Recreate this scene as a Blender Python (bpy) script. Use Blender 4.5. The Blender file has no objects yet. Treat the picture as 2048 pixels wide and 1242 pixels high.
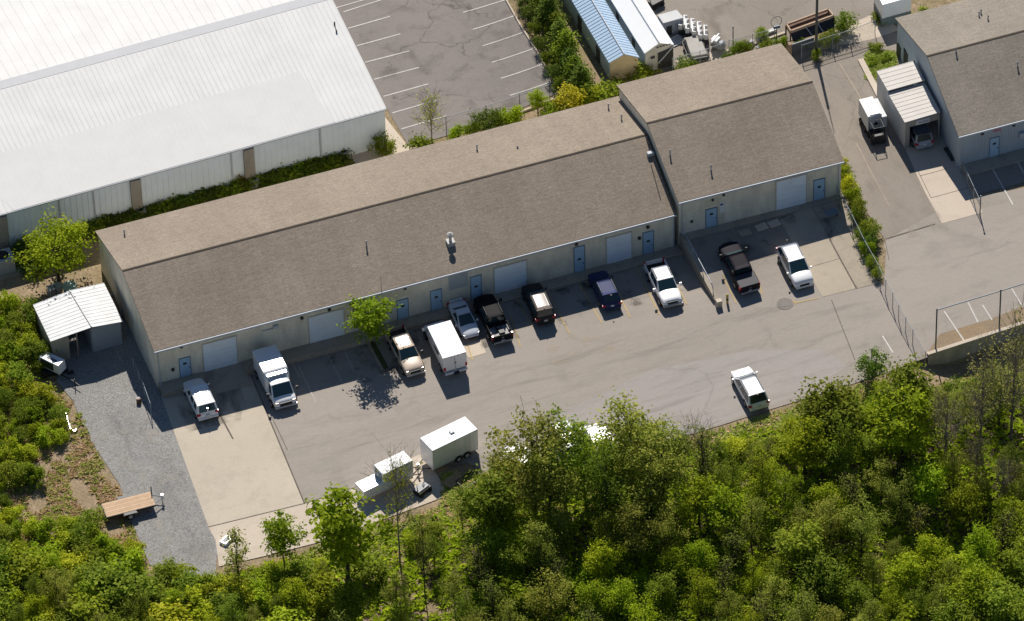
import bpy, bmesh, math, random
from mathutils import Vector, Matrix, noise
R = math.radians
SC = bpy.context.scene
COL = SC.collection

# ---------------------------------------------------------------- camera
TH, PS, RO, DIST = R(43.0), R(19.03), R(-1.8), 537.48
FPX = 12000.0
_fh = Vector((math.sin(PS), math.cos(PS), 0))
_r = Vector((math.cos(PS), -math.sin(PS), 0))
FW = _fh*math.cos(TH) + Vector((0, 0, -math.sin(TH)))
_u = _r.cross(FW)
CR = _r*math.cos(RO) + _u*math.sin(RO)
CU = _r*(-math.sin(RO)) + _u*math.cos(RO)
CLOC = Vector((32.537, -2.557, 0)) - FW*DIST
cd = bpy.data.cameras.new('camera')
cam = bpy.data.objects.new('camera', cd)
COL.objects.link(cam)
M = Matrix((CR, CU, -FW)).transposed().to_4x4()
M.translation = CLOC
cam.matrix_world = M
cd.sensor_width = 36
cd.lens = 36*FPX/2048
cd.clip_start = 5
cd.clip_end = 8000
SC.camera = cam

# ---------------------------------------------------------------- light
SUN_EL = R(43.0)
# light travels toward the camera side, a little to its right
_a = R(5.0)
trav = (-_fh)*math.cos(_a) + _r*math.sin(_a)
sund = (-trav)*math.cos(SUN_EL) + Vector((0, 0, math.sin(SUN_EL)))
world = bpy.data.worlds.new('World'); SC.world = world
world.use_nodes = True
nt = world.node_tree
bg = nt.nodes['Background']
sky = nt.nodes.new('ShaderNodeTexSky')
sky.sky_type = 'NISHITA'; sky.sun_disc = False
sky.sun_elevation = SUN_EL
sky.sun_rotation = math.atan2(sund.x, sund.y)
sky.air_density = 1.0; sky.dust_density = 0.0; sky.ozone_density = 4.0
nt.links.new(sky.outputs[0], bg.inputs[0])
bg.inputs[1].default_value = 0.06
ld = bpy.data.lights.new('sun', 'SUN'); ld.energy = 5.0; ld.angle = R(0.5); ld.color = (1, .945, .86)
sun = bpy.data.objects.new('sun', ld); COL.objects.link(sun)
sun.rotation_euler = sund.to_track_quat('Z', 'Y').to_euler()
SC.view_settings.view_transform = 'Standard'
SC.view_settings.look = 'None'
SC.view_settings.exposure = 0.22
SC.view_settings.gamma = 1.0
SC.view_settings.use_curve_mapping = False
SC.cycles.max_bounces = 6
SC.cycles.transparent_max_bounces = 16

# ---------------------------------------------------------------- terrain heights and pixel rays
L = 49.6       # length of the long building
DZ = 1.35      # the end unit and its pad stand this much higher
def sm(t):
    t = max(0.0, min(1.0, t)); return t*t*(3-2*t)
def lane(x): return DZ*sm((x-(L-14))/34.0)
def h(x, y):
    return h0(x, y) - .5*(1-sm((x-16)/16))*sm((14-y)/14 if y > 0 else 1)
def h0(x, y):
    if y > 16.5:
        return DZ*sm((x-(L-9))/12.0)
    if x < L+.15:
        if y > -2: return 0.0
        return lane(x)*sm((-2-y)/7.5)
    return lane(x) + (DZ-lane(x))*(1-sm((-2-y)/7.5))
def ray(u, v):
    return (FW*FPX + CR*(u-1024) - CU*(v-621)).normalized()
def P(u, v, z=0.0):
    d = ray(u, v); t = (z-CLOC.z)/d.z
    return CLOC + d*t
_W0, _W1 = P(1700, 757, .9), P(2100, 622, 1.3)
_wd = (_W1-_W0).normalized(); _wn = Vector((_wd.y, -_wd.x, 0))
XW = P(1790, 730, 1.0).x
def drop(x, y):
    d = -27.6 - y + (x-0)*0.0
    g = 0.0
    if d > 0: g = 2.2*sm(d/22)
    ds = (Vector((x, y, 0))-_W0).dot(_wn)
    g2 = 1.9*sm((x-XW)/6)*max(0, min(1, ds/0.7))
    return max(g, g2)
def ht(x, y):
    w = 0.0
    if y < -28: w = .25*noise.noise(Vector((x*.12, y*.12, 0)))*min(1, (-28-y)/4)
    return h(x, y) - drop(x, y) + w
def G(u, v, f=h):
    z = 0.0
    for _ in range(12):
        p = P(u, v, z); z = .5*z+.5*f(p.x, p.y) if _ > 5 else f(p.x, p.y)
    p = P(u, v, z); p.z = f(p.x, p.y)
    return p
def GT(u, v): return G(u, v, ht)

# ---------------------------------------------------------------- materials
MATS = {}
def _nodes(name):
    m = bpy.data.materials.new(name); m.use_nodes = True
    t = m.node_tree; return m, t, t.nodes['Principled BSDF']
def ramp(t, fac, stops):
    r = t.nodes.new('ShaderNodeValToRGB')
    e = r.color_ramp.elements
    while len(e) < len(stops): e.new(.5)
    for i, (p, c) in enumerate(stops):
        e[i].position = p; e[i].color = (c[0], c[1], c[2], 1) if hasattr(c, '__len__') else (c, c, c, 1)
    t.links.new(fac, r.inputs[0]); return r.outputs[0]
def mixc(t, fac, a, b, mode='MIX'):
    m = t.nodes.new('ShaderNodeMix'); m.data_type = 'RGBA'; m.blend_type = mode
    for i, s in ((0, fac), (6, a), (7, b)):
        if hasattr(s, 'is_output') or isinstance(s, bpy.types.NodeSocket): t.links.new(s, m.inputs[i])
        elif i == 0: m.inputs[0].default_value = s
        else: m.inputs[i].default_value = (s[0], s[1], s[2], 1)
    return m.outputs[2]
def coords(t, scale=(1, 1, 1), rot=0):
    c = t.nodes.new('ShaderNodeTexCoord'); mp = t.nodes.new('ShaderNodeMapping')
    mp.inputs['Scale'].default_value = scale; mp.inputs['Rotation'].default_value = (0, 0, rot)
    t.links.new(c.outputs['Object'], mp.inputs[0]); return mp.outputs[0]
def nz(t, vec, scale, detail=4, rough=.6, dist=0):
    n = t.nodes.new('ShaderNodeTexNoise'); n.inputs['Scale'].default_value = scale
    n.inputs['Detail'].default_value = detail; n.inputs['Roughness'].default_value = rough
    n.inputs['Distortion'].default_value = dist
    t.links.new(vec, n.inputs['Vector']); return n.outputs[0]
def mat(name, col, rough=.8, metal=0, var=.0, vscale=1.0, spec=.3, coat=0):
    """plain surface with slight wear noise"""
    if name in MATS: return MATS[name]
    m, t, b = _nodes(name)
    b.inputs['Roughness'].default_value = rough; b.inputs['Metallic'].default_value = metal
    b.inputs['Specular IOR Level'].default_value = spec
    b.inputs['Coat Weight'].default_value = coat; b.inputs['Coat Roughness'].default_value = .08
    v = nz(t, coords(t), vscale, 5, .65)
    k = var
    c = ramp(t, v, [(.3, [x*(1-k) for x in col]), (.7, [min(1, x*(1+k)) for x in col])])
    t.links.new(c, b.inputs['Base Color'])
    MATS[name] = m; return m
def m_ground(name, c1, c2, c3, scales=(.12, .6, 6), stretch=(1, 1, 1), rough=.95, crack=0.0, stain=0.0, fine=.12, bump=.0, seed=0, crack_scale=.12):
    m, t, b = _nodes(name)
    b.inputs['Roughness'].default_value = rough; b.inputs['Specular IOR Level'].default_value = .15
    co = coords(t, stretch)
    mp = t.nodes.new('ShaderNodeVectorMath'); mp.operation = 'ADD'; mp.inputs[1].default_value = (seed*13.1, seed*7.7, 0)
    t.links.new(co, mp.inputs[0]); co = mp.outputs[0]
    a = nz(t, co, scales[0], 6, .6, .3); bb = nz(t, co, scales[1], 6, .7, .2); cc = nz(t, co, scales[2], 5, .75)
    col = mixc(t, ramp(t, a, [(.35, 0), (.65, 1)]), c1, c2)
    col = mixc(t, ramp(t, bb, [(.5, 0), (.72, .8)]), col, c3)
    f1 = ramp(t, cc, [(.3, 1-fine*1.6), (.7, 1+fine)])
    col = mixc(t, 1.0, col, f1, 'MULTIPLY')
    if stain:
        s = nz(t, coords(t, (1, .6, 1)), .33, 4, .6, .5)
        col = mixc(t, 1.0, col, ramp(t, s, [(.60, 1.0), (.72, 1-stain)]), 'MULTIPLY')
    if crack:
        vo = t.nodes.new('ShaderNodeTexVoronoi'); vo.feature = 'DISTANCE_TO_EDGE'; vo.inputs['Scale'].default_value = crack_scale
        nn = t.nodes.new('ShaderNodeTexNoise'); nn.inputs['Scale'].default_value = .5; nn.inputs['Detail'].default_value = 6
        c0 = coords(t); t.links.new(c0, nn.inputs['Vector'])
        ad = t.nodes.new('ShaderNodeVectorMath'); ad.operation = 'MULTIPLY_ADD'
        ad.inputs[1].default_value = (3.5, 3.5, 0)
        t.links.new(nn.outputs[1], ad.inputs[0]); t.links.new(c0, ad.inputs[2]); t.links.new(ad.outputs[0], vo.inputs['Vector'])
        ms = nz(t, c0, .09, 2, .5)
        k = mixc(t, ramp(t, ms, [(.42, 0), (.55, 1)]), (1, 1, 1), ramp(t, vo.outputs[0], [(.0, 1-crack), (.006, 1-crack*.6), (.014, 1.0)]))
        col = mixc(t, 1.0, col, k, 'MULTIPLY')
    t.links.new(col, b.inputs['Base Color'])
    if bump:
        bp = t.nodes.new('ShaderNodeBump'); bp.inputs['Strength'].default_value = bump; bp.inputs['Distance'].default_value = .1
        t.links.new(cc, bp.inputs['Height']); t.links.new(bp.outputs[0], b.inputs['Normal'])
    MATS[name] = m; return m
def m_shingle(name, c1, c2):
    m, t, b = _nodes(name); b.inputs['Roughness'].default_value = .95; b.inputs['Specular IOR Level'].default_value = .1
    a = nz(t, coords(t, (3.4, 5.5, 5.5)), 1.0, 6, .8, .9)
    g = nz(t, coords(t, (1, 1, 1)), .16, 5, .6)
    row = nz(t, coords(t, (.8, 7, 7)), 1.0, 2, .5)
    fi = nz(t, coords(t, (6, 9, 9)), 1.0, 3, .8)
    col = ramp(t, a, [(.25, [x*.74 for x in c1]), (.5, c1), (.72, c2)])
    col = mixc(t, 1.0, col, ramp(t, g, [(.3, .90), (.7, 1.08)]), 'MULTIPLY')
    col = mixc(t, 1.0, col, ramp(t, row, [(.35, .92), (.6, 1.04)]), 'MULTIPLY')
    col = mixc(t, 1.0, col, ramp(t, fi, [(.3, .80), (.7, 1.18)]), 'MULTIPLY')
    st = nz(t, coords(t, (1.3, .10, .10)), 1.0, 3, .6)
    col = mixc(t, 1.0, col, ramp(t, st, [(.35, .95), (.65, 1.03)]), 'MULTIPLY')
    t.links.new(col, b.inputs['Base Color'])
    bp = t.nodes.new('ShaderNodeBump'); bp.inputs['Strength'].default_value = .6; bp.inputs['Distance'].default_value = .05
    t.links.new(a, bp.inputs['Height']); t.links.new(bp.outputs[0], b.inputs['Normal'])
    MATS[name] = m; return m
def m_block(name, c, mort=.86, scale=1.0, grime=.25):
    """painted block wall: faint courses, grime near the ground and streaks"""
    m, t, b = _nodes(name); b.inputs['Roughness'].default_value = .85; b.inputs['Specular IOR Level'].default_value = .2
    br = t.nodes.new('ShaderNodeTexBrick'); br.inputs['Scale'].default_value = 1.0
    br.inputs['Brick Width'].default_value = .4; br.inputs['Row Height'].default_value = .2; br.inputs['Mortar Size'].default_value = .012
    br.inputs['Color1'].default_value = (1, 1, 1, 1); br.inputs['Color2'].default_value = (.94, .94, .94, 1); br.inputs['Mortar'].default_value = (mort, mort, mort, 1)
    c0 = t.nodes.new('ShaderNodeTexCoord'); sx = t.nodes.new('ShaderNodeSeparateXYZ'); cx = t.nodes.new('ShaderNodeCombineXYZ')
    t.links.new(c0.outputs['Object'], sx.inputs[0])
    ad = t.nodes.new('ShaderNodeMath'); ad.operation = 'ADD'
    t.links.new(sx.outputs[0], ad.inputs[0]); t.links.new(sx.outputs[1], ad.inputs[1])
    t.links.new(ad.outputs[0], cx.inputs[0]); t.links.new(sx.outputs[2], cx.inputs[1]); t.links.new(cx.outputs[0], br.inputs['Vector'])
    n = nz(t, coords(t, (1, 1, .35)), .8, 5, .65)
    col = mixc(t, 1.0, c, ramp(t, n, [(.3, 1-grime), (.65, 1.04)]), 'MULTIPLY')
    col = mixc(t, 1.0, col, br.outputs[0], 'MULTIPLY')
    t.links.new(col, b.inputs['Base Color']); MATS[name] = m; return m
def m_leaf(name, c1, c2, trans=.5, rough=.55, gain=1.8):
    m, t, b = _nodes(name)
    t.nodes.remove(b)
    out = t.nodes['Material Output']
    gm = t.nodes.new('ShaderNodeNewGeometry'); oi = t.nodes.new('ShaderNodeObjectInfo')
    c1 = [x*gain for x in c1]; c2 = [x*gain for x in c2]
    col = ramp(t, gm.outputs['Random Per Island'], [(0, [x*.62 for x in c1]), (.5, c1), (1, c2)])
    hs = t.nodes.new('ShaderNodeHueSaturation')
    mr = t.nodes.new('ShaderNodeMapRange'); mr.inputs[3].default_value = .474; mr.inputs[4].default_value = .506
    t.links.new(oi.outputs['Random'], mr.inputs[0]); t.links.new(mr.outputs[0], hs.inputs['Hue'])
    mr2 = t.nodes.new('ShaderNodeMapRange'); mr2.inputs[3].default_value = .75; mr2.inputs[4].default_value = 1.25
    ml = t.nodes.new('ShaderNodeMath'); ml.operation = 'FRACT'; m7 = t.nodes.new('ShaderNodeMath'); m7.operation = 'MULTIPLY'; m7.inputs[1].default_value = 7.3
    t.links.new(oi.outputs['Random'], m7.inputs[0]); t.links.new(m7.outputs[0], ml.inputs[0]); t.links.new(ml.outputs[0], mr2.inputs[0])
    t.links.new(mr2.outputs[0], hs.inputs['Value']); hs.inputs['Saturation'].default_value = 1.04; t.links.new(col, hs.inputs['Color'])
    df = t.nodes.new('ShaderNodeBsdfPrincipled'); df.inputs['Roughness'].default_value = rough; df.inputs['Specular IOR Level'].default_value = .06
    tr = t.nodes.new('ShaderNodeBsdfTranslucent'); mx = t.nodes.new('ShaderNodeMixShader'); mx.inputs[0].default_value = trans
    t.links.new(hs.outputs[0], df.inputs['Base Color']); t.links.new(hs.outputs[0], tr.inputs[0])
    t.links.new(df.outputs[0], mx.inputs[1]); t.links.new(tr.outputs[0], mx.inputs[2]); t.links.new(mx.outputs[0], out.inputs[0])
    MATS[name] = m; return m
def m_mesh(name, col=(.35, .37, .38), pitch=.11, thick=.2):
    """chain-link or netting: a diamond pattern of wires, open between"""
    m, t, b = _nodes(name); out = t.nodes['Material Output']
    b.inputs['Base Color'].default_value = (*col, 1); b.inputs['Roughness'].default_value = .7
    c0 = t.nodes.new('ShaderNodeTexCoord'); sx = t.nodes.new('ShaderNodeSeparateXYZ'); t.links.new(c0.outputs['UV'], sx.inputs[0])
    def mth(op, a, bb=None):
        n = t.nodes.new('ShaderNodeMath'); n.operation = op
        for i, s in enumerate((a, bb)):
            if s is None: continue
            if isinstance(s, (int, float)): n.inputs[i].default_value = s
            else: t.links.new(s, n.inputs[i])
        return n.outputs[0]
    s1 = mth('FRACT', mth('DIVIDE', mth('ADD', sx.outputs[0], sx.outputs[1]), pitch))
    s2 = mth('FRACT', mth('DIVIDE', mth('SUBTRACT', sx.outputs[0], sx.outputs[1]), pitch))
    k = mth('MAXIMUM', mth('LESS_THAN', s1, thick), mth('LESS_THAN', s2, thick))
    tr = t.nodes.new('ShaderNodeBsdfTransparent'); mx = t.nodes.new('ShaderNodeMixShader')
    t.links.new(k, mx.inputs[0]); t.links.new(tr.outputs[0], mx.inputs[1]); t.links.new(b.outputs[0], mx.inputs[2]); t.links.new(mx.outputs[0], out.inputs[0])
    MATS[name] = m; return m

def m_stain(name, col, scale, lo, hi, amax, stretch=(1, 1, 1), seed=0):
    """worn-in marks: the paving shows through where there is no stain"""
    m, t, b = _nodes(name); out = t.nodes['Material Output']
    b.inputs['Base Color'].default_value = (*col, 1); b.inputs['Roughness'].default_value = .85; b.inputs['Specular IOR Level'].default_value = .2
    mp = t.nodes.new('ShaderNodeVectorMath'); mp.operation = 'ADD'; mp.inputs[1].default_value = (seed*9.3, seed*4.1, 0)
    t.links.new(coords(t, stretch), mp.inputs[0])
    n = nz(t, mp.outputs[0], scale, 6, .62, .4); k = ramp(t, n, [(lo, 0), (hi, amax)])
    tr = t.nodes.new('ShaderNodeBsdfTransparent'); mx = t.nodes.new('ShaderNodeMixShader')
    t.links.new(k, mx.inputs[0]); t.links.new(tr.outputs[0], mx.inputs[1]); t.links.new(b.outputs[0], mx.inputs[2]); t.links.new(mx.outputs[0], out.inputs[0])
    MATS[name] = m; return m

# ---------------------------------------------------------------- mesh helpers
class MB:
    def __init__(s): s.v = []; s.f = []; s.m = []; s.mi = 0
    def add(s, vs, fs):
        o = len(s.v); s.v += [Vector(p) for p in vs]
        for f in fs: s.f.append([i+o for i in f]); s.m.append(s.mi)
        return s
    def quad(s, a, b, c, d): return s.add([a, b, c, d], [(0, 1, 2, 3)])
    def box(s, x0, y0, z0, x1, y1, z1, T=None):
        vs = [Vector(p) for p in ((x0, y0, z0), (x1, y0, z0), (x1, y1, z0), (x0, y1, z0), (x0, y0, z1), (x1, y0, z1), (x1, y1, z1), (x0, y1, z1))]
        if T: vs = [T @ p for p in vs]
        return s.add(vs, [(0, 3, 2, 1), (4, 5, 6, 7), (0, 1, 5, 4), (1, 2, 6, 5), (2, 3, 7, 6), (3, 0, 4, 7)])
    def hexa(s, b, t):
        return s.add(list(b)+list(t), [(0, 3, 2, 1), (4, 5, 6, 7), (0, 1, 5, 4), (1, 2, 6, 5), (2, 3, 7, 6), (3, 0, 4, 7)])
    def slab(s, pts, thick):
        """slab under a planar quad"""
        n = (Vector(pts[1])-Vector(pts[0])).cross(Vector(pts[3])-Vector(pts[0])).normalized()
        if n.z < 0: n = -n
        return s.hexa([Vector(p)-n*thick for p in pts], pts)
    def tube(s, a, b, r0, r1=None, n=8, cap=True):
        a = Vector(a); b = Vector(b); r1 = r0 if r1 is None else r1
        d = (b-a)
        if d.length < 1e-6: return s
        q = d.to_track_quat('Z', 'Y')
        vs = []
        for p, r in ((a, r0), (b, r1)):
            for i in range(n):
                an = 2*math.pi*i/n; vs.append(p + q @ Vector((r*math.cos(an), r*math.sin(an), 0)))
        fs = [(i, (i+1) % n, n+(i+1) % n, n+i) for i in range(n)]
        if cap: fs += [tuple(range(n-1, -1, -1)), tuple(range(n, 2*n))]
        return s.add(vs, fs)
    def path(s, pts, r, n=6):
        for a, b in zip(pts, pts[1:]): s.tube(a, b, r, r, n)
        return s
    def prism(s, poly, z0, z1):
        n = len(poly)
        vs = [(p[0], p[1], z0) for p in poly]+[(p[0], p[1], z1) for p in poly]
        return s.add(vs, [tuple(range(n-1, -1, -1)), tuple(range(n, 2*n))]+[(i, (i+1) % n, n+(i+1) % n, n+i) for i in range(n)])
    def build(s, name, m, parent=None, smooth=False, world=False, bevel=0, subsurf=0, fix=True):
        me = bpy.data.meshes.new(name)
        vs = s.v
        if world and parent is not None:
            inv = MW(parent).inverted(); vs = [inv @ p for p in vs]
        me.from_pydata([tuple(p) for p in vs], [], s.f)
        for mm in (m if isinstance(m, (list, tuple)) else [m]): me.materials.append(mm)
        if isinstance(m, (list, tuple)): me.polygons.foreach_set('material_index', s.m)
        if fix and len(s.f) < 6000:
            bm = bmesh.new(); bm.from_mesh(me); bmesh.ops.recalc_face_normals(bm, faces=bm.faces)
            if bevel: bmesh.ops.bevel(bm, geom=list(bm.edges), offset=bevel, segments=2, profile=.5, affect='EDGES', clamp_overlap=True)
            bm.to_mesh(me); bm.free()
        if smooth: me.polygons.foreach_set('use_smooth', [True]*len(me.polygons))
        me.update()
        o = bpy.data.objects.new(name, me); COL.objects.link(o)
        if parent is not None: o.parent = parent
        if subsurf:
            md = o.modifiers.new('sub', 'SUBSURF'); md.levels = subsurf; md.render_levels = subsurf
        return o
def MW(o):
    m = o.matrix_basis.copy()
    while o.parent is not None: o = o.parent; m = o.matrix_basis @ m
    return m
def tag(o, label=None, cat=None, group=None, kind=None):
    if label: o['label'] = label
    if cat: o['category'] = cat
    if group: o['group'] = group
    if kind: o['kind'] = kind
    return o
def thing(name, label, cat, loc=(0, 0, 0), rz=0, group=None, normal=None):
    o = bpy.data.objects.new(name, None); COL.objects.link(o); o.empty_display_size = .3
    Mx = Matrix.Rotation(rz, 4, 'Z')
    if normal is not None:
        Mx = Vector((0, 0, 1)).rotation_difference(normal).to_matrix().to_4x4() @ Mx
    Mx.translation = Vector(loc); o.matrix_basis = Mx
    return tag(o, label, cat, group)
def struct(o): o['kind'] = 'structure'; return o
def gnormal(x, y, e=1.2):
    return Vector((-(h(x+e, y)-h(x-e, y))/(2*e), -(h(x, y+e)-h(x, y-e))/(2*e), 1)).normalized()
kids = {}
def copy_tree(o, parent=None):
    c = o.copy(); COL.objects.link(c); c.parent = parent
    for ch in [x for x in o.children]: copy_tree(ch, c)
    return c

# sheets draped over the ground, cut on a one metre grid so that they follow it
def sheet(name, px, off, m, pts=None, kind='structure', f=h, fine=1.0):
    pts = pts or [P(u, v, 0) if f is None else G(u, v, f) for u, v in px]
    bm = bmesh.new()
    vs = [bm.verts.new((p[0], p[1], 0)) for p in pts]
    bm.faces.new(vs)
    xs = [p[0] for p in pts]; ys = [p[1] for p in pts]
    cuts = [(x, 0) for x in range(math.floor(min(xs)), math.ceil(max(xs)))] + [(y, 1) for y in range(math.floor(min(ys)), math.ceil(max(ys)))]
    for c, ax in cuts:
        g = list(bm.verts)+list(bm.edges)+list(bm.faces)
        if ax == 0: bmesh.ops.bisect_plane(bm, geom=g, dist=1e-5, plane_co=(c, 0, 0), plane_no=(1, 0, 0))
        else: bmesh.ops.bisect_plane(bm, geom=g, dist=1e-5, plane_co=(0, c, 0), plane_no=(0, 1, 0))
    for x in (L, L+.3):
        g = list(bm.verts)+list(bm.edges)+list(bm.faces)
        bmesh.ops.bisect_plane(bm, geom=g, dist=1e-5, plane_co=(x, 0, 0), plane_no=(1, 0, 0))
    for v in bm.verts: v.co.z = (f or h)(v.co.x, v.co.y) + off
    for fc in bm.faces:
        if fc.normal.z < 0: fc.normal_flip()
    bmesh.ops.recalc_face_normals(bm, faces=bm.faces)
    for fc in bm.faces:
        fc.normal_update()
        if fc.normal.z < 0: fc.normal_flip()
    me = bpy.data.meshes.new(name); bm.to_mesh(me); bm.free(); me.materials.append(m)
    o = bpy.data.objects.new(name, me); COL.objects.link(o)
    if kind: o['kind'] = kind
    return o
def strips(name, lines, w, off, m):
    """painted lines, each a narrow strip on the ground"""
    b = MB()
    for ln in lines:
        (u0, v0), (u1, v1) = ln[:2]; ww = ln[2] if len(ln) > 2 else w
        a = G(u0, v0); c = G(u1, v1); d = (c-a); d.z = 0; n = Vector((-d.y, d.x, 0)).normalized()*ww/2
        k = max(1, int(d.length/.8))
        for i in range(k):
            p = a+d*(i/k); q = a+d*((i+1)/k)
            vs = [p+n, p-n, q-n, q+n]
            b.add([(x.x, x.y, h(x.x, x.y)+off) for x in vs], [(0, 1, 2, 3)])
    return struct(b.build(name, m))
# ================================================================ ground
soil = m_ground('soil', (.34, .25, .165), (.25, .20, .11), (.44, .325, .225), (.10, .8, 5), fine=.3, bump=.6)
leaflit = m_ground('forest_floor', (.14, .10, .06), (.08, .085, .03), (.24, .165, .10), (.12, .9, 5), fine=.3, bump=.6)
asph = m_ground('asphalt', (.305, .270, .236), (.345, .306, .268), (.272, .243, .213), (.05, .5, 7), (.45, 1.4, 1), crack=.12, stain=.12, fine=.07, bump=.15, crack_scale=.07)
asph2 = m_ground('old_asphalt', (.215, .193, .178), (.25, .222, .202), (.19, .17, .157), (.06, .5, 6), crack=.4, stain=.10, fine=.09, bump=.15, seed=3)
asph3 = m_ground('brown_asphalt', (.26, .226, .19), (.295, .257, .218), (.225, .197, .168), (.08, .6, 6), (1.3, .5, 1), crack=.22, stain=.12, fine=.07, bump=.15, seed=5)
conc = m_ground('concrete', (.47, .41, .325), (.515, .45, .36), (.41, .36, .29), (.10, .7, 7), stain=.12, fine=.05, bump=.1, seed=7)
concw = m_ground('pale_concrete', (.52, .44, .36), (.56, .48, .39), (.46, .39, .31), (.12, .7, 7), stain=.06, fine=.05, bump=.1, seed=9)
conco = m_ground('stained_concrete', (.36, .31, .245), (.41, .355, .285), (.27, .235, .19), (.2, .9, 7), stain=.3, fine=.08, bump=.1, seed=11)
gravel = m_ground('gravel', (.32, .31, .295), (.36, .345, .325), (.26, .255, .25), (.12, 1.2, 9), fine=.42, bump=.9, seed=13)
grass = m_ground('grass_ground', (.13, .12, .045), (.09, .11, .03), (.2, .16, .08), (.3, 1.5, 8), fine=.3, bump=.7, seed=15)
white_line = m_ground('white_line_paint', (.62, .6, .56), (.55, .53, .49), (.42, .39, .36), (.5, 2.0, 9), fine=.15)
yellow_line = m_ground('yellow_line_paint', (.52, .38, .17), (.46, .34, .17), (.34, .28, .2), (.5, 2.0, 9), fine=.15, seed=2)
joint = mat('joint_dark', (.13, .11, .09), .95, var=.3, vscale=2)

def terrain():
    xs = [-900, -300, -140]+list(range(-70, 132))+[L, L+.3]+[200, 400, 1100]
    ys = [-900, -300, -130]+list(range(-78, 96))+[16.5]+[160, 350, 1100]
    xs = sorted(xs); ys = sorted(ys)
    v = []; f = []
    nx = len(xs)
    for y in ys:
        for x in xs: v.append((x, y, ht(max(-70, min(131, x)), max(-78, min(95, y)))-.05))
    for j in range(len(ys)-1):
        for i in range(nx-1): f.append((j*nx+i, j*nx+i+1, (j+1)*nx+i+1, (j+1)*nx+i))
    me = bpy.data.meshes.new('ground'); me.from_pydata(v, [], f)
    me.materials.append(soil); me.materials.append(leaflit)
    for p in me.polygons:
        c = p.center
        p.material_index = 1 if (c.y < -31+.8*math.sin(c.x*.5) and c.x > 14+2*math.sin(c.y*.7)) else 0
        p.use_smooth = False
    o = bpy.data.objects.new('ground', me); COL.objects.link(o); struct(o)
terrain()

sheet('parking_lot', [(318, 779), (417, 1053), (609, 1006), (720, 972), (845, 936), (935, 925), (1000, 960), (1100, 950), (1300, 893), (1440, 851), (1530, 822), (1612, 797),
      (1740, 757), (1856, 714), (1960, 676), (2120, 625), (2300, 560), (2300, 330), (1915, 400), (1770, 480), (1757, 563), (1690, 380), (1340, 470)], .000, asph)
sheet('alley', [(1770, 480), (1915, 400), (2160, 335), (2160, 250), (1940, 220), (1870, 60), (1720, 70), (1560, 110), (1600, 190), (1672, 330)], .006, asph3)
sheet('back_parking_lot', [(520, -150), (935, -150), (1013, 0), (1118, 185), (960, 242), (905, 268), (818, 293), (700, 90)], .0, asph2)
sheet('storage_yard', [(1230, -120), (1900, -160), (1770, 25), (1600, 75), (1470, 118), (1330, 160), (1270, 60)], .0, asph3)
sheet('side_walk_concrete', [(755, 215), (815, 291), (842, 292), (790, 312), (700, 330), (700, 230)], .008, concw)
sheet('yard_concrete', [(1640, 75), (1760, 22), (1800, 60), (1745, 78), (1640, 100)], .008, concw)
sheet('drain_concrete', [(1350, 122), (1445, 98), (1480, 104), (1370, 140)], .01, concw)
sheet('concrete_pad', [(322, 792), (417, 1054), (609, 1007), (500, 740), (470, 720), (330, 760)], .010, conc)
sheet('concrete_apron', [(417, 1055), (431, 1080), (438, 1133), (530, 1112), (640, 1084), (780, 1034), (900, 989), (845, 906), (794, 930), (760, 960), (609, 1008)], .011, concw)
sheet('right_concrete_pad', [(1360, 470), (1392, 543), (1435, 540), (1590, 500), (1645, 593), (1766, 566), (1683, 395)], .010, asph3)
sheet('right_concrete_slab', [(1560, 440), (1645, 594), (1712, 577), (1655, 470), (1620, 410)], .016, m_ground('slab_concrete', (.40, .345, .27), (.44, .38, .30), (.35, .30, .24), (.10, .7, 7), stain=.12, fine=.05, seed=17))
sheet('right_concrete_slab_edge', [(1622, 410), (1657, 470), (1713, 577), (1765, 563), (1735, 510), (1683, 398)], .017, MATS['stained_concrete'])
sheet('ramp_concrete', [(1780, 225), (1829, 340), (1850, 385), (1884, 447), (1965, 425), (1922, 335), (1880, 225)], .014, concw)
sheet('gravel_drive', [(145, 800), (180, 880), (240, 970), (262, 1040), (300, 1130), (335, 1145), (430, 1160), (436, 1090), (417, 1053), (322, 792), (300, 740), (250, 640), (70, 640), (95, 740)], .004, gravel)
sheet('light_patch', [(920, 694), (963, 680), (972, 706), (938, 716)], .018, concw)
sheet('hedge_bed', [(1672, 325), (1692, 322), (1745, 455), (1772, 500), (1768, 570), (1757, 566), (1712, 470)], .02, soil)
sheet('grass_island', [(1728, 118), (1790, 100), (1800, 145), (1755, 165), (1735, 135)], .02, grass)
sheet('lot_dirt_patch', [(1850, 712), (1880, 668), (1975, 640), (2040, 615), (2100, 610), (2100, 630), (1960, 674)], .012, m_ground('sandy_dirt', (.30, .215, .13), (.26, .2, .14), (.35, .25, .15), (.2, 1, 7), fine=.15))
sheet('asphalt_seal', [(1345, 880), (1030, 925), (1000, 900), (1090, 840), (1300, 740), (1500, 700), (1640, 700), (1700, 730), (1600, 790)], .003,
      m_ground('sealed_asphalt', (.315, .288, .265), (.34, .31, .285), (.29, .264, .243), (.06, .5, 7), (.4, 1.6, 1), crack=.15, fine=.06, seed=21))

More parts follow.
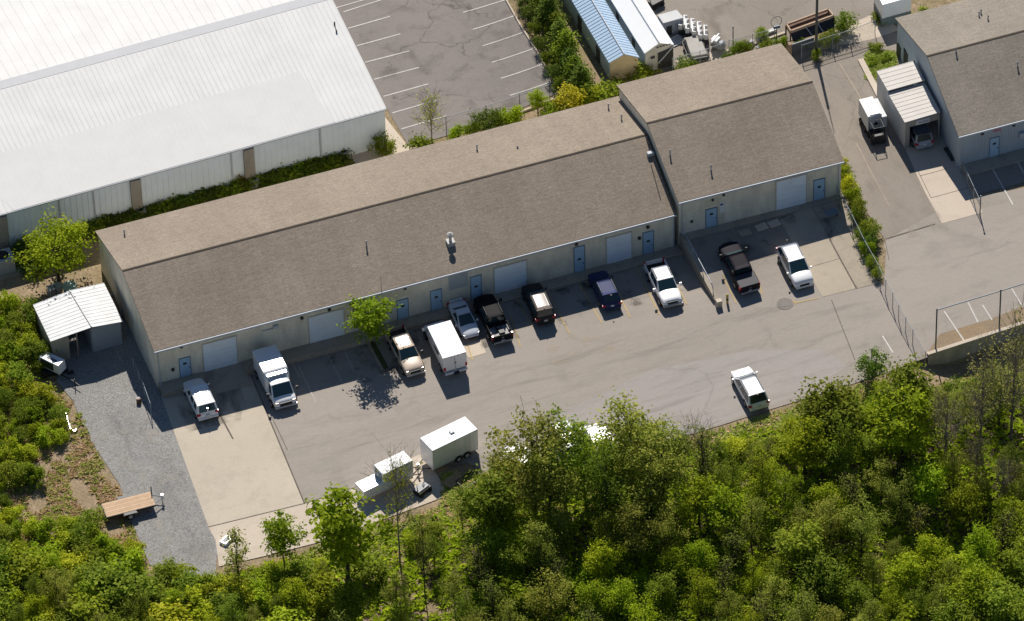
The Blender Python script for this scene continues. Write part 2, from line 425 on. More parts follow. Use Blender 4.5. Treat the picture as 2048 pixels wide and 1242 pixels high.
# parking stall lines, joints and cracks
def zl(o, s, pts): return [(o[0]+x/s, o[1]+y/s) for x, y in pts]
yl = []
for a, b_ in [((825-34, 690), (803, 746+6)), ((935, 690), (945, 720)), ((1020, 630), (1041, 694)), ((1034, 598), (1065, 653)), ((1098, 590), (1139, 667)), ((1155, 562), (1204, 647)),
              ((1222, 553), (1260, 635)), ((1271, 530), (1319, 629)), ((1340, 545), (1374, 609)), ((1445, 550), (1473, 607)), ((1510, 545), (1525, 588)), ((1556, 522), (1590, 582)), ((1395, 545), (1415, 585))]:
    yl.append((a, b_))
yl += [((1586, 605), (1600, 604)), ((1592, 606), (1638, 596)), ((1586, 600), (1592, 610))]
strips('yellow_parking_lines', yl, .11, .022, yellow_line)
wl = [((690, 705), (708, 742)), ((762, 648), (800, 722)), ((833, 660), (846, 690)), ((905, 615), (930, 668)), ((651, 702), (684, 764)), ((597, 745-14), (632, 806)), ((584, 725), (600, 755)), ((722, 655), (748, 700)), ((230, 695), (242, 722)), ((360, 800), (372, 840))]
strips('faded_parking_lines', wl, .10, .022, m_ground('faded_paint', (.50, .47, .42), (.44, .41, .37), (.34, .31, .28), (.5, 2, 9), seed=4))
bl = []
for a, b_ in [((672, 16), (730, -1)), ((687, 24), (762, 0)), ((696, 57), (780, 33)), ((713, 92), (801, 68)), ((730, 125), (819, 102)), ((748, 159), (838, 135)), ((767, 193), (857, 168)),
              ((785, 226), (875, 200)), ((803, 258), (893, 232)), ((926, 25), (1010, 0)), ((946, 59), (1028, 32)), ((965, 92), (1046, 65)), ((984, 125), (1065, 98)), ((1002, 157), (1084, 129)), ((1020, 191), (1102, 164)), ((905, -8), (990, -34))]:
    bl.append((a, b_))
bl += [((1577+407, 336), (2026, 410)), ((2034, 322), (2075, 395)), ((1888, 622), (1929, 683)), ((1936, 605), (1956, 645)), ((2022, 575), (2043, 610)), ((1765, 672), (1786, 706)), ((1965, 610), (1984, 640))]
strips('white_parking_lines', bl, .13, .022, white_line)
strips('lane_line', [((1679, 127), (1716, 187)), ((1713, 287), (1744, 348)), ((1744, 348), (1778, 412)), ((1716, 187), (1722, 200))], .12, .022,
       m_ground('worn_line', (.42, .35, .27), (.36, .3, .24), (.3, .25, .2), (.8, 3, 9), seed=8))
strips('pavement_joints', [((417, 1054), (609, 1007), .08), ((609, 1007), (500, 745), .12), ((440, 830), (466, 878), .14), ((545, 837), (575, 900), .05), ((1659, 478), (1713, 577), .14), ((1583, 508), (1600, 536), .05), ((1618, 535), (1680, 517), .05),
        ((1604, 134), (1770, 85), .12), ((1772, 478), (1870, 448), .12), ((1840, 352), (1893, 338), .05), ((1862, 396), (1950, 372), .05), ((1835, 340), (1862, 396), .05),
        ((609, 1007), (720, 972), .08), ((1663, 600), (1710, 720), .06), ((1770, 480), (1778, 520), .05)], .08, .024, joint)
def disc(name, u, v, r, m, off=.024, n=22, squash=1.0):
    c = G(u, v); b = MB()
    b.add([(c.x+r*math.cos(2*math.pi*i/n), c.y+r*squash*math.sin(2*math.pi*i/n), h(c.x+r*math.cos(2*math.pi*i/n), c.y+r*squash*math.sin(2*math.pi*i/n))+off) for i in range(n)], [tuple(range(n))])
    return b.build(name, m)
struct(disc('manhole_cover', 1570, 608, .75, mat('manhole_dark', (.215, .19, .172), .9, var=.15, vscale=2)))  # round manhole cover, a flat disc slightly darker than the asphalt
sheet('stall_stains', None, .026, m_stain('stall_oil', (.05, .045, .042), .55, .55, .72, .75, (1, .8, 1)), pts=[(14, -6.2), (L-1, -6.2), (L-1, -1.5), (14, -1.5)])
sheet('pad_stains', None, .027, m_stain('pad_oil', (.05, .045, .042), .5, .55, .72, .7, (1, .8, 1), 3), pts=[(L+.6, -6.5), (L+15.5, -6.5), (L+15.5, -1.3), (L+.6, -1.3)])
sheet('concrete_stains', [(335, 800), (372, 865), (500, 835), (470, 740), (400, 740)], .026, m_stain('pad_grime', (.13, .115, .095), .45, .48, .7, .6, (1, .5, 1), 5))
sheet('lane_streaks', [(620, 990), (720, 968), (1100, 930), (1440, 845), (1740, 740), (1740, 600), (1440, 620), (1100, 720), (640, 860)], .025, m_stain('tyre_streak', (.15, .135, .125), 1.0, .52, .75, .2, (.12, 1.0, 1), 7))
sheet('pale_streaks', [(620, 990), (720, 968), (1100, 930), (1440, 845), (1740, 740), (1740, 600), (1440, 620), (1100, 700), (560, 850)], .0262, m_stain('dust_streak', (.46, .41, .36), 1.0, .54, .75, .30, (.2, 1.3, 1), 11))
sheet('tan_marks', [(1110, 740), (1250, 700), (1270, 650), (1180, 650), (1090, 690)], .0275, m_stain('tan_mark', (.50, .41, .29), .7, .5, .72, .4, (.6, 1.2, 1), 2))
sheet('alley_streaks', [(1640, 150), (1700, 130), (1800, 300), (1900, 460), (1790, 480), (1700, 330)], .0255, m_stain('alley_wear', (.40, .35, .29), .6, .5, .72, .45, (1.2, .4, 1), 6))
sheet('back_lot_wear', [(700, 30), (935, -60), (1013, 0), (1100, 180), (905, 262), (818, 285)], .0255, m_stain('back_wear', (.08, .075, .07), .5, .52, .72, .22, (1, 1, 1), 8))
sheet('gravel_ruts', [(180, 830), (300, 800), (420, 1060), (430, 1120), (330, 1120), (250, 990)], .0255, m_stain('rut', (.16, .15, .145), .5, .5, .72, .2, (1.4, .35, 1), 9))
sheet('gravel_dust', [(180, 830), (300, 800), (420, 1060), (430, 1120), (330, 1120), (250, 990)], .027, m_stain('gravel_pale', (.46, .42, .36), .8, .52, .72, .45, (1, .6, 1), 10))

# ================================================================ buildings
sh_tan = m_shingle('shingle_tan', (.27, .223, .177), (.37, .31, .25))
sh_gray = m_shingle('shingle_gray', (.25, .222, .185), (.35, .30, .25))
wall_tan = m_block('block_tan', (.84, .77, .62))
wall_gray = mat('metal_wall_gray', (.42, .47, .50), .6, var=.06, vscale=.6)
white_metal = mat('white_metal', (.58, .575, .56), .6, var=.06, vscale=.35)
white_wall = mat('white_wall_metal', (.72, .81, .88), .6, var=.05, vscale=.5)
gutter_m = mat('gutter_white', (.46, .49, .53), .6, var=.08, vscale=2)
door_blue = mat('door_blue', (.38, .54, .68), .5, var=.08, vscale=2)
door_white = mat('garage_door_white', (.78, .84, .90), .55, var=.05, vscale=1)
trim_dark = mat('trim_dark', (.05, .05, .05), .6)
pipe_m = mat('vent_pipe', (.42, .41, .39), .6, 0, var=.1)
black_m = mat('black_rubber', (.02, .02, .02), .7)
patch_m = mat('patch_paint', (.66, .60, .46), .8, var=.06, vscale=2)
sign_m = mat('sign_white', (.75, .75, .73), .5)
blockg = m_block('block_gray', (.36, .335, .29), .8)

def eavecorners(pxs, z): return [P(u, v, z) for u, v in pxs]
def gable(root, pxs, zb, H, rise, mroof, mwall, ovf=.35, ovg=.15, base=None, ridge_m=None, thick=.14, ridge_w=.22):
    """pxs: front-left, front-right, back-right, back-left eave corners"""
    ze = zb+H
    A, B, C, D = eavecorners(pxs, ze)
    rl = (A+D)/2; rr = (B+C)/2; rl.z = rr.z = ze+rise
    ex = (B-A).normalized(); ey = (D-A).normalized(); ey2 = (C-B).normalized()
    wa = A+ex*ovg+ey*ovf; wb = B-ex*ovg+ey2*ovf; wc = C-ex*ovg-ey2*ovf; wd = D+ex*ovg-ey*ovf
    fall = rise/((D-A).length/2)
    zw = ze + ovf*fall - thick - .01
    b = MB()
    bz = base if base is not None else zb
    lo = [Vector((p.x, p.y, bz-.8)) for p in (wa, wb, wc, wd)]
    hi = [Vector((p.x, p.y, zw)) for p in (wa, wb, wc, wd)]
    gl = (wa+wd)/2; gl.z = ze+rise-thick-.01; gr = (wb+wc)/2; gr.z = gl.z
    vs = lo+hi+[gl, gr]
    b.add(vs, [(0, 1, 5, 4), (1, 2, 6, 9, 5), (2, 3, 7, 6), (3, 0, 4, 8, 7), (4, 5, 9, 8), (6, 7, 8, 9), (0, 3, 2, 1)])
    wall = b.build('wall', mwall, root, world=True)
    b = MB(); b.slab([A, B, rr, rl], thick); roof = b.build('roof', mroof, root, world=True)
    b = MB(); b.slab([rl, rr, C, D], thick); roof2 = b.build('roof', mroof, root, world=True)
    b = MB()
    if ridge_w:
        w = ridge_w; n1 = (A-rl).normalized()*w; n2 = (D-rl).normalized()*w; up = Vector((0, 0, .03))
        b.add([rl+n1+up, rr+n1+up, rr+up*1.5, rl+up*1.5, rr+n2+up, rl+n2+up], [(0, 1, 2, 3), (3, 2, 4, 5)])
        b.build('ridge_cap', ridge_m or mroof, root, world=True)
    return dict(A=A, B=B, C=C, D=D, wa=wa, wb=wb, wc=wc, wd=wd, rl=rl, rr=rr, ex=ex, ey=ey, ze=ze, zw=zw, zb=zb, rise=rise, roof=roof, roof2=roof2, wall=wall)
def on_wall(g, u, v):
    """point on the front wall plane"""
    n = g['ex'].cross(Vector((0, 0, 1))); d = ray(u, v); t = (g['wa']-CLOC).dot(n)/d.dot(n)
    return CLOC+d*t
def on_left(g, u, v):
    ey = (g['wd']-g['wa']); ey.z = 0; n = ey.normalized().cross(Vector((0, 0, 1))); d = ray(u, v); t = (g['wa']-CLOC).dot(n)/d.dot(n)
    return CLOC+d*t
def on_roof(g, u, v, front=True):
    a, b_, c = (g['A'], g['B'], g['rl']) if front else (g['rl'], g['rr'], g['D'])
    n = (b_-a).cross(c-a); d = ray(u, v); t = (a-CLOC).dot(n)/d.dot(n)
    return CLOC+d*t
def wbox(b, g, x0, x1, z0, z1, d0, d1):
    """box on the front wall: x along wall (metres from wa), z absolute, d outward"""
    ex = g['ex']; o = Vector((g['wa'].x, g['wa'].y, 0)); n = ex.cross(Vector((0, 0, 1))).normalized()
    T = Matrix(((ex.x, n.x, 0, o.x), (ex.y, n.y, 0, o.y), (0, 0, 1, 0), (0, 0, 0, 1)))
    b.box(x0, d0, z0, x1, d1, z1, T)
def wx(g, u, v): return (on_wall(g, u, v)-g['wa']).dot(g['ex'])
def garage(g, root, u0, v0, u1, v1, label=None, base=None, m=None, lab_dark=False):
    x0 = wx(g, u0, v0); x1 = wx(g, u1, v1); zt = (on_wall(g, u0, v0).z+on_wall(g, u1, v1).z)/2; zb = base if base is not None else g['zb']
    b = MB(); wbox(b, g, x0-.1, x0, zb, zt, 0, .07); wbox(b, g, x1, x1+.1, zb, zt, 0, .07); wbox(b, g, x0-.1, x1+.1, zt, zt+.12, 0, .07)
    fr = b.build('garage_door', mat('door_trim', (.55, .52, .44), .7, var=.05), root, world=True)
    b = MB(); n = 6; hh = (zt-zb)/n
    for i in range(n): wbox(b, g, x0, x1, zb+i*hh+.015, zb+(i+1)*hh-.005, 0.0, .045)
    wbox(b, g, x0, x1, zb, zt, 0, .02)
    p = b.build('door_panel', m or door_white, fr, world=False)
    p.parent = fr; inv = MW(fr).inverted()
    for vtx in p.data.vertices: vtx.co = inv @ vtx.co
    if label: tag(fr, label)
    return fr
def mandoor(g, root, u0, v0, u1, v1, base=None, m=None, window=True, label=None):
    x0 = wx(g, u0, v0); x1 = wx(g, u1, v1); zt = (on_wall(g, u0, v0).z+on_wall(g, u1, v1).z)/2; zb = base if base is not None else g['zb']
    b = MB(); wbox(b, g, x0-.06, x0, zb, zt, 0, .08); wbox(b, g, x1, x1+.06, zb, zt, 0, .08); wbox(b, g, x0-.06, x1+.06, zt, zt+.06, 0, .08)
    fr = b.build('door', mat('door_frame_gray', (.17, .23, .3), .6), root, world=True)
    inv = MW(fr).inverted()
    def sub(nm, bb, mm):
        o = bb.build(nm, mm, fr)
        for vtx in o.data.vertices: vtx.co = inv @ vtx.co
    b = MB(); wbox(b, g, x0, x1, zb+.12, zt, 0, .04); sub('door_leaf', b, m or door_blue)
    b = MB(); wbox(b, g, x0-.02, x1+.02, zb, zb+.12, 0, .3); sub('door_step', b, conco)
    b = MB(); wbox(b, g, x1-.16, x1-.08, zb+1.05, zb+1.13, .04, .1); sub('door_handle', b, trim_dark)
    if window:
        xm = (x0+x1)/2; b = MB(); wbox(b, g, xm-.16, xm+.16, zb+1.55, zb+1.78, .04, .06); sub('door_sign', b, trim_dark)
    if label: tag(fr, label)
    return fr
def gutter_line(g, root, ds=()):
    n = g['ex'].cross(Vector((0, 0, 1))).normalized(); b = MB()
    A, B = g['A'], g['B']; z = Vector((0, 0, 1))
    b.hexa([A+n*.0-z*.2, B-z*.2, B+n*.13-z*.2, A+n*.13-z*.2], [A-z*.03, B-z*.03, B+n*.13-z*.03, A+n*.13-z*.03])
    gt = b.build('gutter', gutter_m, root, world=True)
    for x in ds:
        p = Vector((g['wa'].x, g['wa'].y, 0))+g['ex']*x; q = p+n*.1
        b = MB()
        b.path([A+g['ex']*(x+.1)-z*.2+n*.05, Vector((q.x, q.y, g['ze']-.5)), Vector((q.x, q.y, g['zb']+.15)), Vector((q.x, q.y, g['zb']+.1))+n*.25], .055)
        b.build('downspout', gutter_m, root, world=True)
def vent(g, root, u, v, hgt=.55, r=.07, front=True, m=None):
    p = on_roof(g, u, v, front); b = MB(); b.tube(p-Vector((0, 0, .1)), p+Vector((0, 0, hgt)), r, r, 10); b.tube(p-Vector((0, 0, .06)), p+Vector((0, 0, .06)), r*2, r*1.2, 10)
    b.tube(p+Vector((0, 0, hgt)), p+Vector((0, 0, hgt+.1)), r*1.5, r*.6, 10)
    o = b.build('roof_vent', m or pipe_m, root, world=True); return o

# ---- long building
main = thing('workshop_building', 'long tan block workshop building with brown shingle roof, blue doors and four garage doors', 'building', (0, 0, 0))
gm = gable(main, [(308, 703), (1352, 428), (1237, 192), (190, 462)], 0, 4.35, 2.42, sh_tan, wall_tan, ridge_m=mat('ridge_dark', (.10, .08, .06), .95, var=.2, vscale=3), ridge_w=.13)
for q in [(405, 690, 471, 672), (617, 638, 686, 615), (988, 537, 1052, 521), (1213, 478, 1262, 463)]: garage(gm, main, *q)
for q in [(358, 719, 379, 712), (794, 602, 815, 596), (861, 583, 882, 577), (941, 555, 961, 549), (1148, 496, 1168, 490), (1286, 466, 1306, 461)]: mandoor(gm, main, *q)
gutter_line(gm, main, (.25, gm['ex'].dot(on_wall(gm, 1347, 480)-gm['wa'])))
gutter_line  # the right unit gets its own
b = MB()
x0 = wx(gm, 790, 590); wbox(b, gm, x0, wx(gm, 822, 582), 2.75, 3.75, 0, .025)
b.build('wall_patch', patch_m, main, world=True)
b = MB(); wbox(b, gm, wx(gm, 897, 560), wx(gm, 936, 550), 2.0, 3.7, 0, .03); b.build('boarded_window', mat('board_blue_gray', (.40, .43, .43), .8, var=.08), main, world=True)
b = MB(); wbox(b, gm, wx(gm, 883, 600), wx(gm, 940, 580), .3, 1.9, 0, .018); b.build('wall_patch', patch_m, main, world=True)
b = MB(); wbox(b, gm, wx(gm, 524, 664), wx(gm, 556, 656), 3.05, 3.12, 0, .12); wbox(b, gm, wx(gm, 546, 660), wx(gm, 556, 656), 3.1, 3.4, 0, .2); b.build('wall_pipe', gutter_m, main, world=True)
for u, v in ((362, 692), (345, 738), (603, 635), (1022, 515), (1278, 475), (1295, 453), (1152, 487), (809, 575), (658, 618)):
    p = on_wall(gm, u, v); b = MB(); x = (p-gm['wa']).dot(gm['ex']); wbox(b, gm, x-.13, x+.13, p.z-.12, p.z+.12, 0, .2); b.build('wall_lamp', trim_dark, main, world=True)
for u, v, f_ in ((249, 470, 0), (954, 300, 0), (1217, 218, 0), (733, 492, 1), (1035, 296, 0), (1243, 240, 0)): vent(gm, main, u, v, .55 if v != 296 else .2, front=bool(f_))
p = on_roof(gm, 901, 487); b = MB(); b.box(-.35, -.35, -.2, .35, .35, .35, Matrix.Translation(p)); b.tube(p+Vector((0, 0, .3)), p+Vector((0, 0, 1.0)), .14, .14, 10); b.tube(p+Vector((0, 0, 1.0)), p+Vector((0, 0, 1.12)), .3, .3, 12); b.tube(p+Vector((0, 0, 1.12)), p+Vector((0, 0, 1.3)), .3, .05, 12)
b.build('roof_exhaust', pipe_m, main, world=True)
p = on_roof(gm, 763, 582); b = MB(); b.tube(p, p+Vector((0, 0, 1.9)), .035, .025, 6); b.build('mast', pipe_m, main, world=True)
p = on_roof(gm, 1301, 310); b = MB(); b.box(-.3, -.18, 0, .3, .18, .35, Matrix.Translation(p)); b.build('roof_box', gutter_m, main, world=True)
b = MB(); p = on_roof(gm, 1302, 330); q = on_roof(gm, 1321, 398); b.tube(p+Vector((0, 0, .05)), q+Vector((0, 0, .05)), .04, .04, 6); b.build('roof_cable', trim_dark, main, world=True)
for u, v in ((228, 592), (246, 622), (262, 665)):
    p = on_left(gm, u, v); b = MB(); b.box(-.25, -.2, -.3, 0, .2, .3, Matrix.Translation(p)); b.build('meter_box', mat('meter_gray', (.25, .26, .27), .6), main, world=True)

# walk along the front
b = MB()
b.box(.1, -1.35, -.8, wx(gm, 400, 700), .1, .08); b.box(wx(gm, 474, 672)+.3, -1.35, -.8, wx(gm, 788, 600), .1, .08); b.box(wx(gm, 788, 600), -1.35, -.6, L-.1, .1, .15)
struct(b.build('sidewalk', conco, bevel=0))
b = MB(); ra, rb2 = wx(gm, 400, 700), wx(gm, 474, 672)+.3; b.hexa([(ra, -2.6, -.7), (rb2, -2.6, -.7), (rb2, .1, -.7), (ra, .1, -.7)], [(ra, -2.6, -.47), (rb2, -2.6, -.47), (rb2, .1, .03), (ra, .1, .03)]); struct(b.build('door_ramp', conco))

# ---- end unit
pz = DZ
unit = thing('end_unit_building', 'tan block end building with brown shingle roof standing a step higher, one garage door', 'building', (L+.5, 0, pz))
gu = gable(unit, [(1357, 405), (1688, 322), (1562, 86), (1233, 170)], pz, 4.35, 2.42, sh_tan, wall_tan, ridge_m=MATS['ridge_dark'], base=0, ridge_w=.13)
garage(gu, unit, 1553, 363, 1612, 349); mandoor(gu, unit, 1412, 420, 1433, 414); mandoor(gu, unit, 1628, 362, 1649, 355)
gutter_line(gu, unit, (.3, gu['ex'].dot(gu['wb']-gu['wa'])-.25))
b = MB(); wbox(b, gu, wx(gu, 1410, 414), wx(gu, 1439, 410), pz+2.62, pz+3.35, 0, .025); wbox(b, gu, wx(gu, 1436, 420), wx(gu, 1450, 418), pz+.1, pz+2.9, 0, .02); b.build('wall_patch', patch_m, unit, world=True)
b = MB(); wbox(b, gu, wx(gu, 1439, 418), wx(gu, 1449, 415), pz+1.5, pz+2.8, .02, .05); sg = b.build('notice_board', sign_m, unit, world=True)
b = MB(); xx = wx(gu, 1443, 418); wbox(b, gu, xx-.13, xx+.13, pz+2.4, pz+2.62, .05, .06)
o = b.build('emblem', mat('emblem_navy', (.05, .07, .14), .5), sg); inv = MW(sg).inverted()
for vt in o.data.vertices: vt.co = inv @ vt.co
for u, v, f_ in ((1340, 310, 1), (1422, 340, 1), (1590, 0, 0)):
    if v: vent(gu, unit, u, v, .55, front=bool(f_))
for u, v in ((1425, 399), (1447, 389), (1383, 442)):
    p = on_wall(gu, u, v); b = MB(); x = (p-gu['wa']).dot(gu['ex']); wbox(b, gu, x-.1, x+.1, p.z-.1, p.z+.1, 0, .15); b.build('wall_lamp', trim_dark, unit, world=True)
b = MB(); b.box(L+.6, -1.1, pz-.4, wx(gu, 1675, 395)+gu['wa'].x, .2, pz+.1); struct(b.build('sidewalk', conco))
# retaining wall and handrail between the two levels
rw = thing('retaining_wall', 'low concrete retaining wall with pipe handrail beside the end building', 'wall', (L+.15, -5, 0))
a0 = P(1356, 472, DZ+.25); a1 = P(1402, 570, lane(L)+.35)
yb = -9.2; b = MB()
n = 8
for i in range(n):
    y0 = 0-i*(-yb)/n; y1 = 0-(i+1)*(-yb)/n
    z0 = DZ+.25+(lane(L)+.4-DZ-.25)*i/n; z1 = DZ+.25+(lane(L)+.4-DZ-.25)*(i+1)/n
    b.hexa([(L-.03, y1, -.3), (L+.33, y1, -.3), (L+.33, y0, -.3), (L-.03, y0, -.3)], [(L-.03, y1, z1), (L+.33, y1, z1), (L+.33, y0, z0), (L-.03, y0, z0)])
b.build('wall_body', conco, rw, world=True)
b = MB(); zr = lambda y: DZ+.25+(lane(L)+.4-DZ-.25)*(-y)/9.2
b.path([Vector((L+.15, -.6, zr(-.6))), Vector((L+.15, -.6, zr(-.6)+.8)), Vector((L+.15, -7.6, zr(-7.6)+.8)), Vector((L+.15, -8.0, zr(-8.0)+.4)), Vector((L+.15, -8.0, zr(-8)))], .04)
for y in (-3, -5.5): b.tube((L+.15, y, zr(y)), (L+.15, y, zr(y)+.8), .035)
b.build('handrail', gutter_m, rw, world=True)
b = MB(); b.box(L-.1, -9.6, 0, L+.4, -9.15, lane(L)+.75); b.build('end_pier', concw, rw, world=True)
bo = thing('bollard', 'yellow and black guard post at the end of the retaining wall', 'bollard', (L+1.0, -9.3, h(L+1, -9.3)))
b = MB(); b.tube((0, 0, -.1), (0, 0, 1.0), .11, .11, 12); b.tube((0, 0, 1.0), (0, 0, 1.06), .11, .05, 12); b.build('post', mat('bollard_yellow', (.5, .38, .08), .6, var=.3, vscale=4), bo)
b = MB(); b.tube((0, 0, .35), (0, 0, .6), .116, .116, 12); b.build('band', trim_dark, bo)

# ---- white warehouse
wh = thing('white_warehouse', 'large white metal warehouse with ribbed white roof behind the long building', 'building', P(300, 420, 0))
WH = 4.6
pw = [(-70, 448), (772, 217), (552, -190), (-290, 40)]
gw = gable(wh, pw, 0, WH, 1.35, white_metal, white_wall, ovf=.12, ovg=.1, ridge_w=0, thick=.1)
def seams(g, root, front, pitch, hgt, w, m, t0=0.0, t1=1.0, name='roof_seams'):
    a, b_ = (g['A'], g['B']); c, d = (g['rr'], g['rl'])
    if not front: a, b_, c, d = g['rl'], g['rr'], g['C'], g['D']
    n = (b_-a).cross(d-a).normalized()
    if n.z < 0: n = -n
    LL = (b_-a).length; k = int(LL/pitch); b = MB()
    for i in range(k+1):
        t = i/k; p = a.lerp(b_, t); q = d.lerp(c, t); ex = g['ex']*w/2
        s = p.lerp(q, t0); e = p.lerp(q, t1)
        b.add([s-ex*1.6, s+ex*1.6, e+ex*1.6, e-ex*1.6, s-ex*.6+n*hgt, s+ex*.6+n*hgt, e+ex*.6+n*hgt, e-ex*.6+n*hgt], [(4, 5, 6, 7), (0, 1, 5, 4), (1, 2, 6, 5), (2, 3, 7, 6), (3, 0, 4, 7)])
    return b.build(name, m, root, world=True, fix=False)
seams(gw, wh, True, .5, .016, .07, white_metal); seams(gw, wh, False, .9, .02, .05, white_metal)
b = MB(); dn = (gw['A']-gw['rl']).normalized(); du = (gw['D']-gw['rl']).normalized(); z = Vector((0, 0, 1))
rl, rr = gw['rl'], gw['rr']
b.hexa([rl+dn*.75-z*.02, rr+dn*.75-z*.02, rr+du*.35-z*.02, rl+du*.35-z*.02], [rl+dn*.72+z*.02, rr+dn*.72+z*.02, rr+du*.32+z*.1, rl+du*.32+z*.1])
b.build('ridge_vent', mat('ridge_gray', (.36, .37, .40), .5, var=.06), wh, world=True)
b = MB()   # older, slightly grayer sheets on the lower slope
def onr(tx, ty): return gw['A'].lerp(gw['B'], tx).lerp(gw['rl'].lerp(gw['rr'], tx), ty)
nn = (gw['B']-gw['A']).cross(gw['rl']-gw['A']).normalized()*.012
b.quad(onr(.115, 0)+nn, onr(.875, 0)+nn, onr(.855, .46)+nn, onr(.05, .46)+nn)
b.build('old_roof_sheets', mat('old_roof', (.54, .535, .52), .6, var=.04, vscale=.5), wh, world=True)
# ribbed wall, pilasters, downspouts
b = MB(); LLw = (gw['B']-gw['A']).length
for i in range(int(LLw/.55)): wbox(b, gw, i*.55, i*.55+.16, 0, WH-.12, 0, .045)
b.build('wall_ribs', white_wall, wh, world=True)
for u in (3, 271, 497):
    v = 428-(u)*.2735+20; x = wx(gw, u, v+6); b = MB(); wbox(b, gw, x-.5, x+.5, -.1, WH-.25, 0, .3); b.build('pilaster', blockg, wh, world=True)
for u in (188, 463, 640, 120):
    v = 428-(u)*.2735+20; x = wx(gw, u, v+6); b = MB(); wbox(b, gw, x-.06, x+.06, 0, WH-.15, 0, .14); b.build('downspout', gutter_m, wh, world=True)
b = MB(); n_ = gw['ex'].cross(Vector((0, 0, 1))).normalized()
A, B = gw['A'], gw['B']; b.hexa([A-z*.16, B-z*.16, B+n_*.1-z*.16, A+n_*.1-z*.16], [A-z*.02, B-z*.02, B+n_*.1-z*.02, A+n_*.1-z*.02]); b.build('gutter', gutter_m, wh, world=True)
p = on_roof(gw, 669, 48); q = on_roof(gw, 673, 64); b = MB(); b.tube(p, p+z*.25, .08); b.tube(q, q+z*.25, .08); b.tube(p+z*.1, q+z*.1, .03); b.build('roof_pipe', trim_dark, wh, world=True)

# ---- far right gray building
rb = thing('gray_metal_building', 'gray ribbed metal building with brown shingle roof at the right edge of the photo', 'building', P(1912, 333, DZ))
pr = [(1917, 273), (2330, 164), (2203, -72), (1790, 36)]
gr_ = gable(rb, pr, DZ, 4.0, 2.5, sh_gray, wall_gray, ridge_m=MATS['ridge_dark'], base=0, ridge_w=.13)
b = MB()
for i in range(70): wbox(b, gr_, i*.33, i*.33+.12, DZ, DZ+3.7, 0, .035)
b.build('wall_ribs', wall_gray, rb, world=True)
mandoor(gr_, rb, 1980, 278, 1998, 272); gutter_line(gr_, rb, (.15,))
for u, v, f_ in ((1912, 104, 1), (1962, 28, 0), (1976, 40, 0), (2035, 133, 1), (1958, 33, 0)): vent(gr_, rb, u, v, .5, front=bool(f_))
p = on_wall(gr_, 1994, 259); b = MB(); x = (p-gr_['wa']).dot(gr_['ex']); wbox(b, gr_, x-.45, x+.45, p.z-.22, p.z+.22, .03, .06); rs = b.build('sign_board', mat('sign_pale', (.5, .47, .5), .6), rb, world=True)
inv = MW(rs).inverted()
b = MB()
for k in range(4): wbox(b, gr_, x-.36+k*.19, x-.24+k*.19, p.z-.12, p.z+.12, .06, .07)
wbox(b, gr_, x-.4, x+.4, p.z-.2, p.z-.16, .06, .07)
o = b.build('lettering', mat('sign_red', (.42, .07, .12), .6), rs)
for vt in o.data.vertices: vt.co = inv @ vt.co
p = on_wall(gr_, 2045, 266); x = (p-gr_['wa']).dot(gr_['ex']); b = MB(); wbox(b, gr_, x-.4, x+.5, p.z-.3, p.z+.3, 0, .4); b.build('wall_unit', gutter_m, rb, world=True)
for u, v in ((1964, 266), (2027, 249)):
    p = on_wall(gr_, u, v); x = (p-gr_['wa']).dot(gr_['ex']); b = MB(); wbox(b, gr_, x-.12, x+.12, p.z-.12, p.z+.12, 0, .18); b.build('wall_lamp', trim_dark, rb, world=True)
for (u, v, w_, h_) in ((1798, 104, .5, .9), (1812, 122, .5, 1.2)):
    p = on_left(gr_, u, v); b = MB(); b.box(-.06, -w_, -h_, .0, w_, h_, Matrix.Translation(p)); b.build('side_opening', trim_dark, rb, world=True)
p = on_left(gr_, 1902, 310); b = MB(); b.box(-.35, -.9, -.3, 0, .9, .3, Matrix.Translation(p)); b.build('side_awning', trim_dark, rb, world=True)
b = MB(); q = P(1915, 345, DZ); b.box(0, 0, 0, 25, 1.6, .15, Matrix.Translation(Vector((gr_['wa'].x+.1, gr_['wa'].y-1.55, DZ-.02)))); struct(b.build('sidewalk', conco))

# ---- covered bay in front of it
bay = thing('covered_bay', 'open fronted metal bay with ribbed gray roof attached to gray building, van inside', 'garage', P(1810, 297, DZ))
z0 = DZ
FL = P(1809.5, 245, z0+3.2); BL = P(1753, 147, z0+3.2)
FRr = P(1881, 224, z0+3.35); BRr = P(1829, 126, z0+3.35)
mid_l = BL.lerp(FL, .40); mid_r = BRr.lerp(FRr, .40)
roofm = mat('bay_roof', (.52, .485, .445), .6, var=.06, vscale=1)
def ribbed(b, a, b2, c, d, pitch, hh=.022, w=.08, along=True):
    """ribs across a roof panel a-b (near edge) c-d (far edge): ribs run from a-b to d-c or along"""
    n = (b2-a).cross(d-a).normalized()
    if n.z < 0: n = -n
    if along: a, b2, c, d = a, d, c, b2
    k = max(2, int((b2-a).length/pitch)); e = (b2-a).normalized()*w/2
    for i in range(k+1):
        p = a.lerp(b2, i/k); q = d.lerp(c, i/k)
        b.add([p-e, p+e, q+e, q-e, p-e*.5+n*hh, p+e*.5+n*hh, q+e*.5+n*hh, q-e*.5+n*hh], [(4, 5, 6, 7), (0, 1, 5, 4), (1, 2, 6, 5), (2, 3, 7, 6), (3, 0, 4, 7)])
dz = Vector((0, 0, .28))
b = MB(); b.slab([FL, FRr, mid_r, mid_l], .08); ribbed(b, FL, FRr, mid_r, mid_l, .5, along=True); b.build('roof', roofm, bay, world=True)
b = MB(); b.slab([mid_l-dz*0+dz, mid_r+dz, BRr+dz, BL+dz], .08); ribbed(b, mid_l+dz, mid_r+dz, BRr+dz, BL+dz, .5, along=True); b.build('roof', roofm, bay, world=True)
def vert(p, z): return Vector((p.x, p.y, z))
